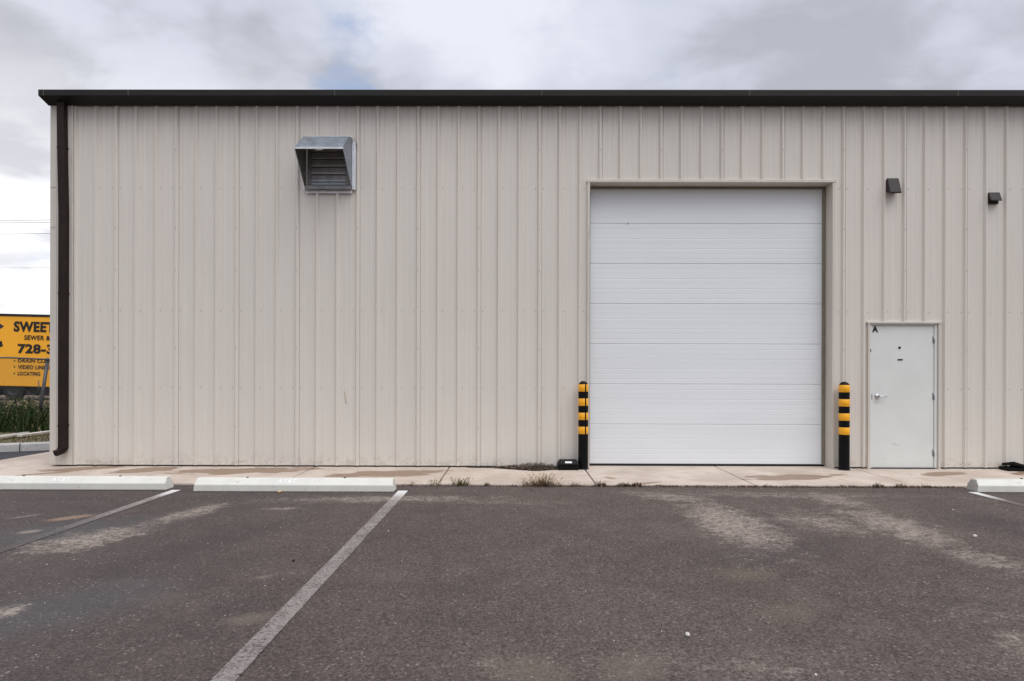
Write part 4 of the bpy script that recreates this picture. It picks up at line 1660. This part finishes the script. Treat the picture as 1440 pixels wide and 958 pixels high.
for i, (y0, y1, D, lab) in enumerate(((310.5, 309.6, 52, 'upper of the close pair of power lines in the sky left of the building'),
                                      (313.6, 313.0, 52, 'lower of the close pair of power lines in the sky left of the building'),
                                      (329.4, 328.6, 52, 'single power line just below the close pair of wires'),
                                      (377.0, 376.6, 52, 'faint lowest power line above the grey cloud left of the building'))):
    s = D / F
    za, zb = at(0, y0, D - DW).z, at(72, y1, D - DW).z
    xa, xb = at(0, 330, D - DW).x, at(72, 330, D - DW).x
    sl = (zb - za) / (xb - xa)
    mb = MB()
    pts = []
    for k in range(-12, 13):
        x = xa + k * 3.0
        pts.append((x, D - DW, za + sl * (x - xa) + .0006 * (x - xa) ** 2))
    mb.tube(pts, .016 if i < 3 else .009, M['wire'], 6)
    tag(mb.build('power_line'), lab, 'power line', 'power lines beyond the yard')


# ------------------------------------------------------------------ light and sky
SUN_EL, SUN_AZ = 63.0, 34.0      # azimuth measured from straight behind the camera towards its right
sd = bpy.data.lights.new('sun', 'SUN')
sd.energy = 1.5
sd.angle = R(48)
sd.color = (1.0, 0.965, 0.92)
so = bpy.data.objects.new('sun', sd)
COL.objects.link(so)
tosun = Vector((math.cos(R(SUN_EL)) * math.sin(R(SUN_AZ)), -math.cos(R(SUN_EL)) * math.cos(R(SUN_AZ)), math.sin(R(SUN_EL))))
so.rotation_euler = tosun.to_track_quat('Z', 'Y').to_euler()
so.location = (0, -10, 20)

w = bpy.data.worlds.new('World')
sc.world = w
w.use_nodes = True


class WT(NT):
    def __init__(s, w):
        s.t = w.node_tree
        s.n = s.t.nodes
        s.l = s.t.links


t = WT(w)
bg = t.n['Background']
sky = t.n.new('ShaderNodeTexSky')
sky.sky_type = 'NISHITA'
sky.sun_disc = False
sky.sun_elevation = R(SUN_EL)
sky.sun_rotation = math.atan2(tosun.x, tosun.y)
sky.air_density = 1.0
sky.dust_density = 2.0
tc = t.n.new('ShaderNodeTexCoord')
nrm = t.n.new('ShaderNodeVectorMath')
nrm.operation = 'NORMALIZE'
t.lk(tc.outputs['Generated'], nrm.inputs[0])
sep = t.n.new('ShaderNodeSeparateXYZ')
t.lk(nrm.outputs[0], sep.inputs[0])
dz = t.math('ADD', t.math('MAXIMUM', sep.outputs[2], 0.0), 0.16)
cmb = t.n.new('ShaderNodeCombineXYZ')
t.lk(t.math('DIVIDE', sep.outputs[0], dz), cmb.inputs[0])
t.lk(t.math('DIVIDE', sep.outputs[1], dz), cmb.inputs[1])
# mild turbulence so the deck shows soft billows
wn = t.n.new('ShaderNodeTexNoise')
wn.inputs['Scale'].default_value = 1.1
wn.inputs['Detail'].default_value = 3
t.lk(cmb.outputs[0], wn.inputs['Vector'])
wadd = t.n.new('ShaderNodeVectorMath')
wadd.operation = 'MULTIPLY_ADD'
t.lk(wn.outputs['Color'], wadd.inputs[0])
wadd.inputs[1].default_value = (.55, .55, 0)
t.lk(cmb.outputs[0], wadd.inputs[2])
wloc = t.n.new('ShaderNodeVectorMath')
wloc.operation = 'ADD'
t.lk(wadd.outputs[0], wloc.inputs[0])
wloc.inputs[1].default_value = (3.7, 1.9, 0)
v = wloc.outputs[0]
n1 = t.noise(v, 0.95, 6, 0.55)
n2 = t.noise(v, 1.8, 6, 0.52)
dens = t.math('ADD', t.math('MULTIPLY', n1, .58), t.math('MULTIPLY', n2, .42))
K = 10.0                                     # the background strength below is 0.1
grey = tuple(c * K for c in (0.41, 0.42, 0.48))
lite = tuple(c * K for c in (0.57, 0.59, 0.68))
white = tuple(c * K for c in (0.72, 0.74, 0.82))
cl = t.mix(t.ramp(dens, .43, .53), grey, lite)
cl = t.mix(t.ramp(dens, .52, .62), cl, white)
# the deck thins and brightens towards the horizon
hz = t.ramp(sep.outputs[2], .06, .52, 1, 0)
west = t.ramp(sep.outputs[0], -.62, .05, 1, 0)
low = t.math('MULTIPLY', hz, t.math('ADD', t.math('MULTIPLY', west, .9), .12))
low = t.math('MULTIPLY', low, t.ramp(n2, .38, .54, .5, 1))
cl = t.mix(low, cl, tuple(c * K for c in (1.06, 1.065, 1.08)))
gd = ray(468, 86).normalized()
dt = t.n.new('ShaderNodeVectorMath')
dt.operation = 'DISTANCE'
t.lk(nrm.outputs[0], dt.inputs[0])
dt.inputs[1].default_value = gd
gn_ = t.noise(v, 3.2, 6, .55)
near = t.ramp(t.math('ADD', dt.outputs['Value'], t.math('MULTIPLY', t.math('SUBTRACT', gn_, .5), .45)), -.03, .085, 1, 0)
gap = t.math('MAXIMUM', t.math('MULTIPLY', near, .85), t.ramp(t.noise(v, 1.3, 5, .5), .60, .72, 0, .4))
skc = t.n.new('ShaderNodeMix')
skc.data_type = 'RGBA'
t.lk(gap, skc.inputs[0])
t.lk(cl, skc.inputs[6])
mul = t.mix(1.0, sky.outputs[0], (.9, .9, .95), 'MULTIPLY')
t.lk(t.mix(.5, mul, tuple(c * K for c in (.46, .60, .86))), skc.inputs[7])
# unseen cloud deck, brightened round the hidden sun to grade light on the wall
dp = t.n.new('ShaderNodeVectorMath')
dp.operation = 'DOT_PRODUCT'
t.lk(nrm.outputs[0], dp.inputs[0])
dp.inputs[1].default_value = tosun
glow = t.ramp(dp.outputs['Value'], .35, 1.0, 1.0, 2.2)
back = t.ramp(sep.outputs[1], -.5, .1, 1, 0)  # low sky behind the camera is dimmed too, added for the wall's gradient
glow = t.math('MULTIPLY', glow, t.math('SUBTRACT', 1.0, t.math('MULTIPLY', back, t.ramp(sep.outputs[2], .1, .6, .45, 0))))
vm = t.n.new('ShaderNodeVectorMath')
vm.operation = 'SCALE'
t.lk(skc.outputs[2], vm.inputs[0])
t.lk(glow, vm.inputs['Scale'])
t.lk(vm.outputs[0], bg.inputs['Color'])
bg.inputs['Strength'].default_value = 0.1

sc.view_settings.view_transform = 'Standard'
sc.view_settings.look = 'None'
sc.view_settings.exposure = 0.22
sc.view_settings.gamma = 1.0
sc.view_settings.use_curve_mapping = False
sc.render.resolution_x = 1024
sc.render.resolution_y = 681
sc.cycles.max_bounces = 8
sc.cycles.use_denoising = True
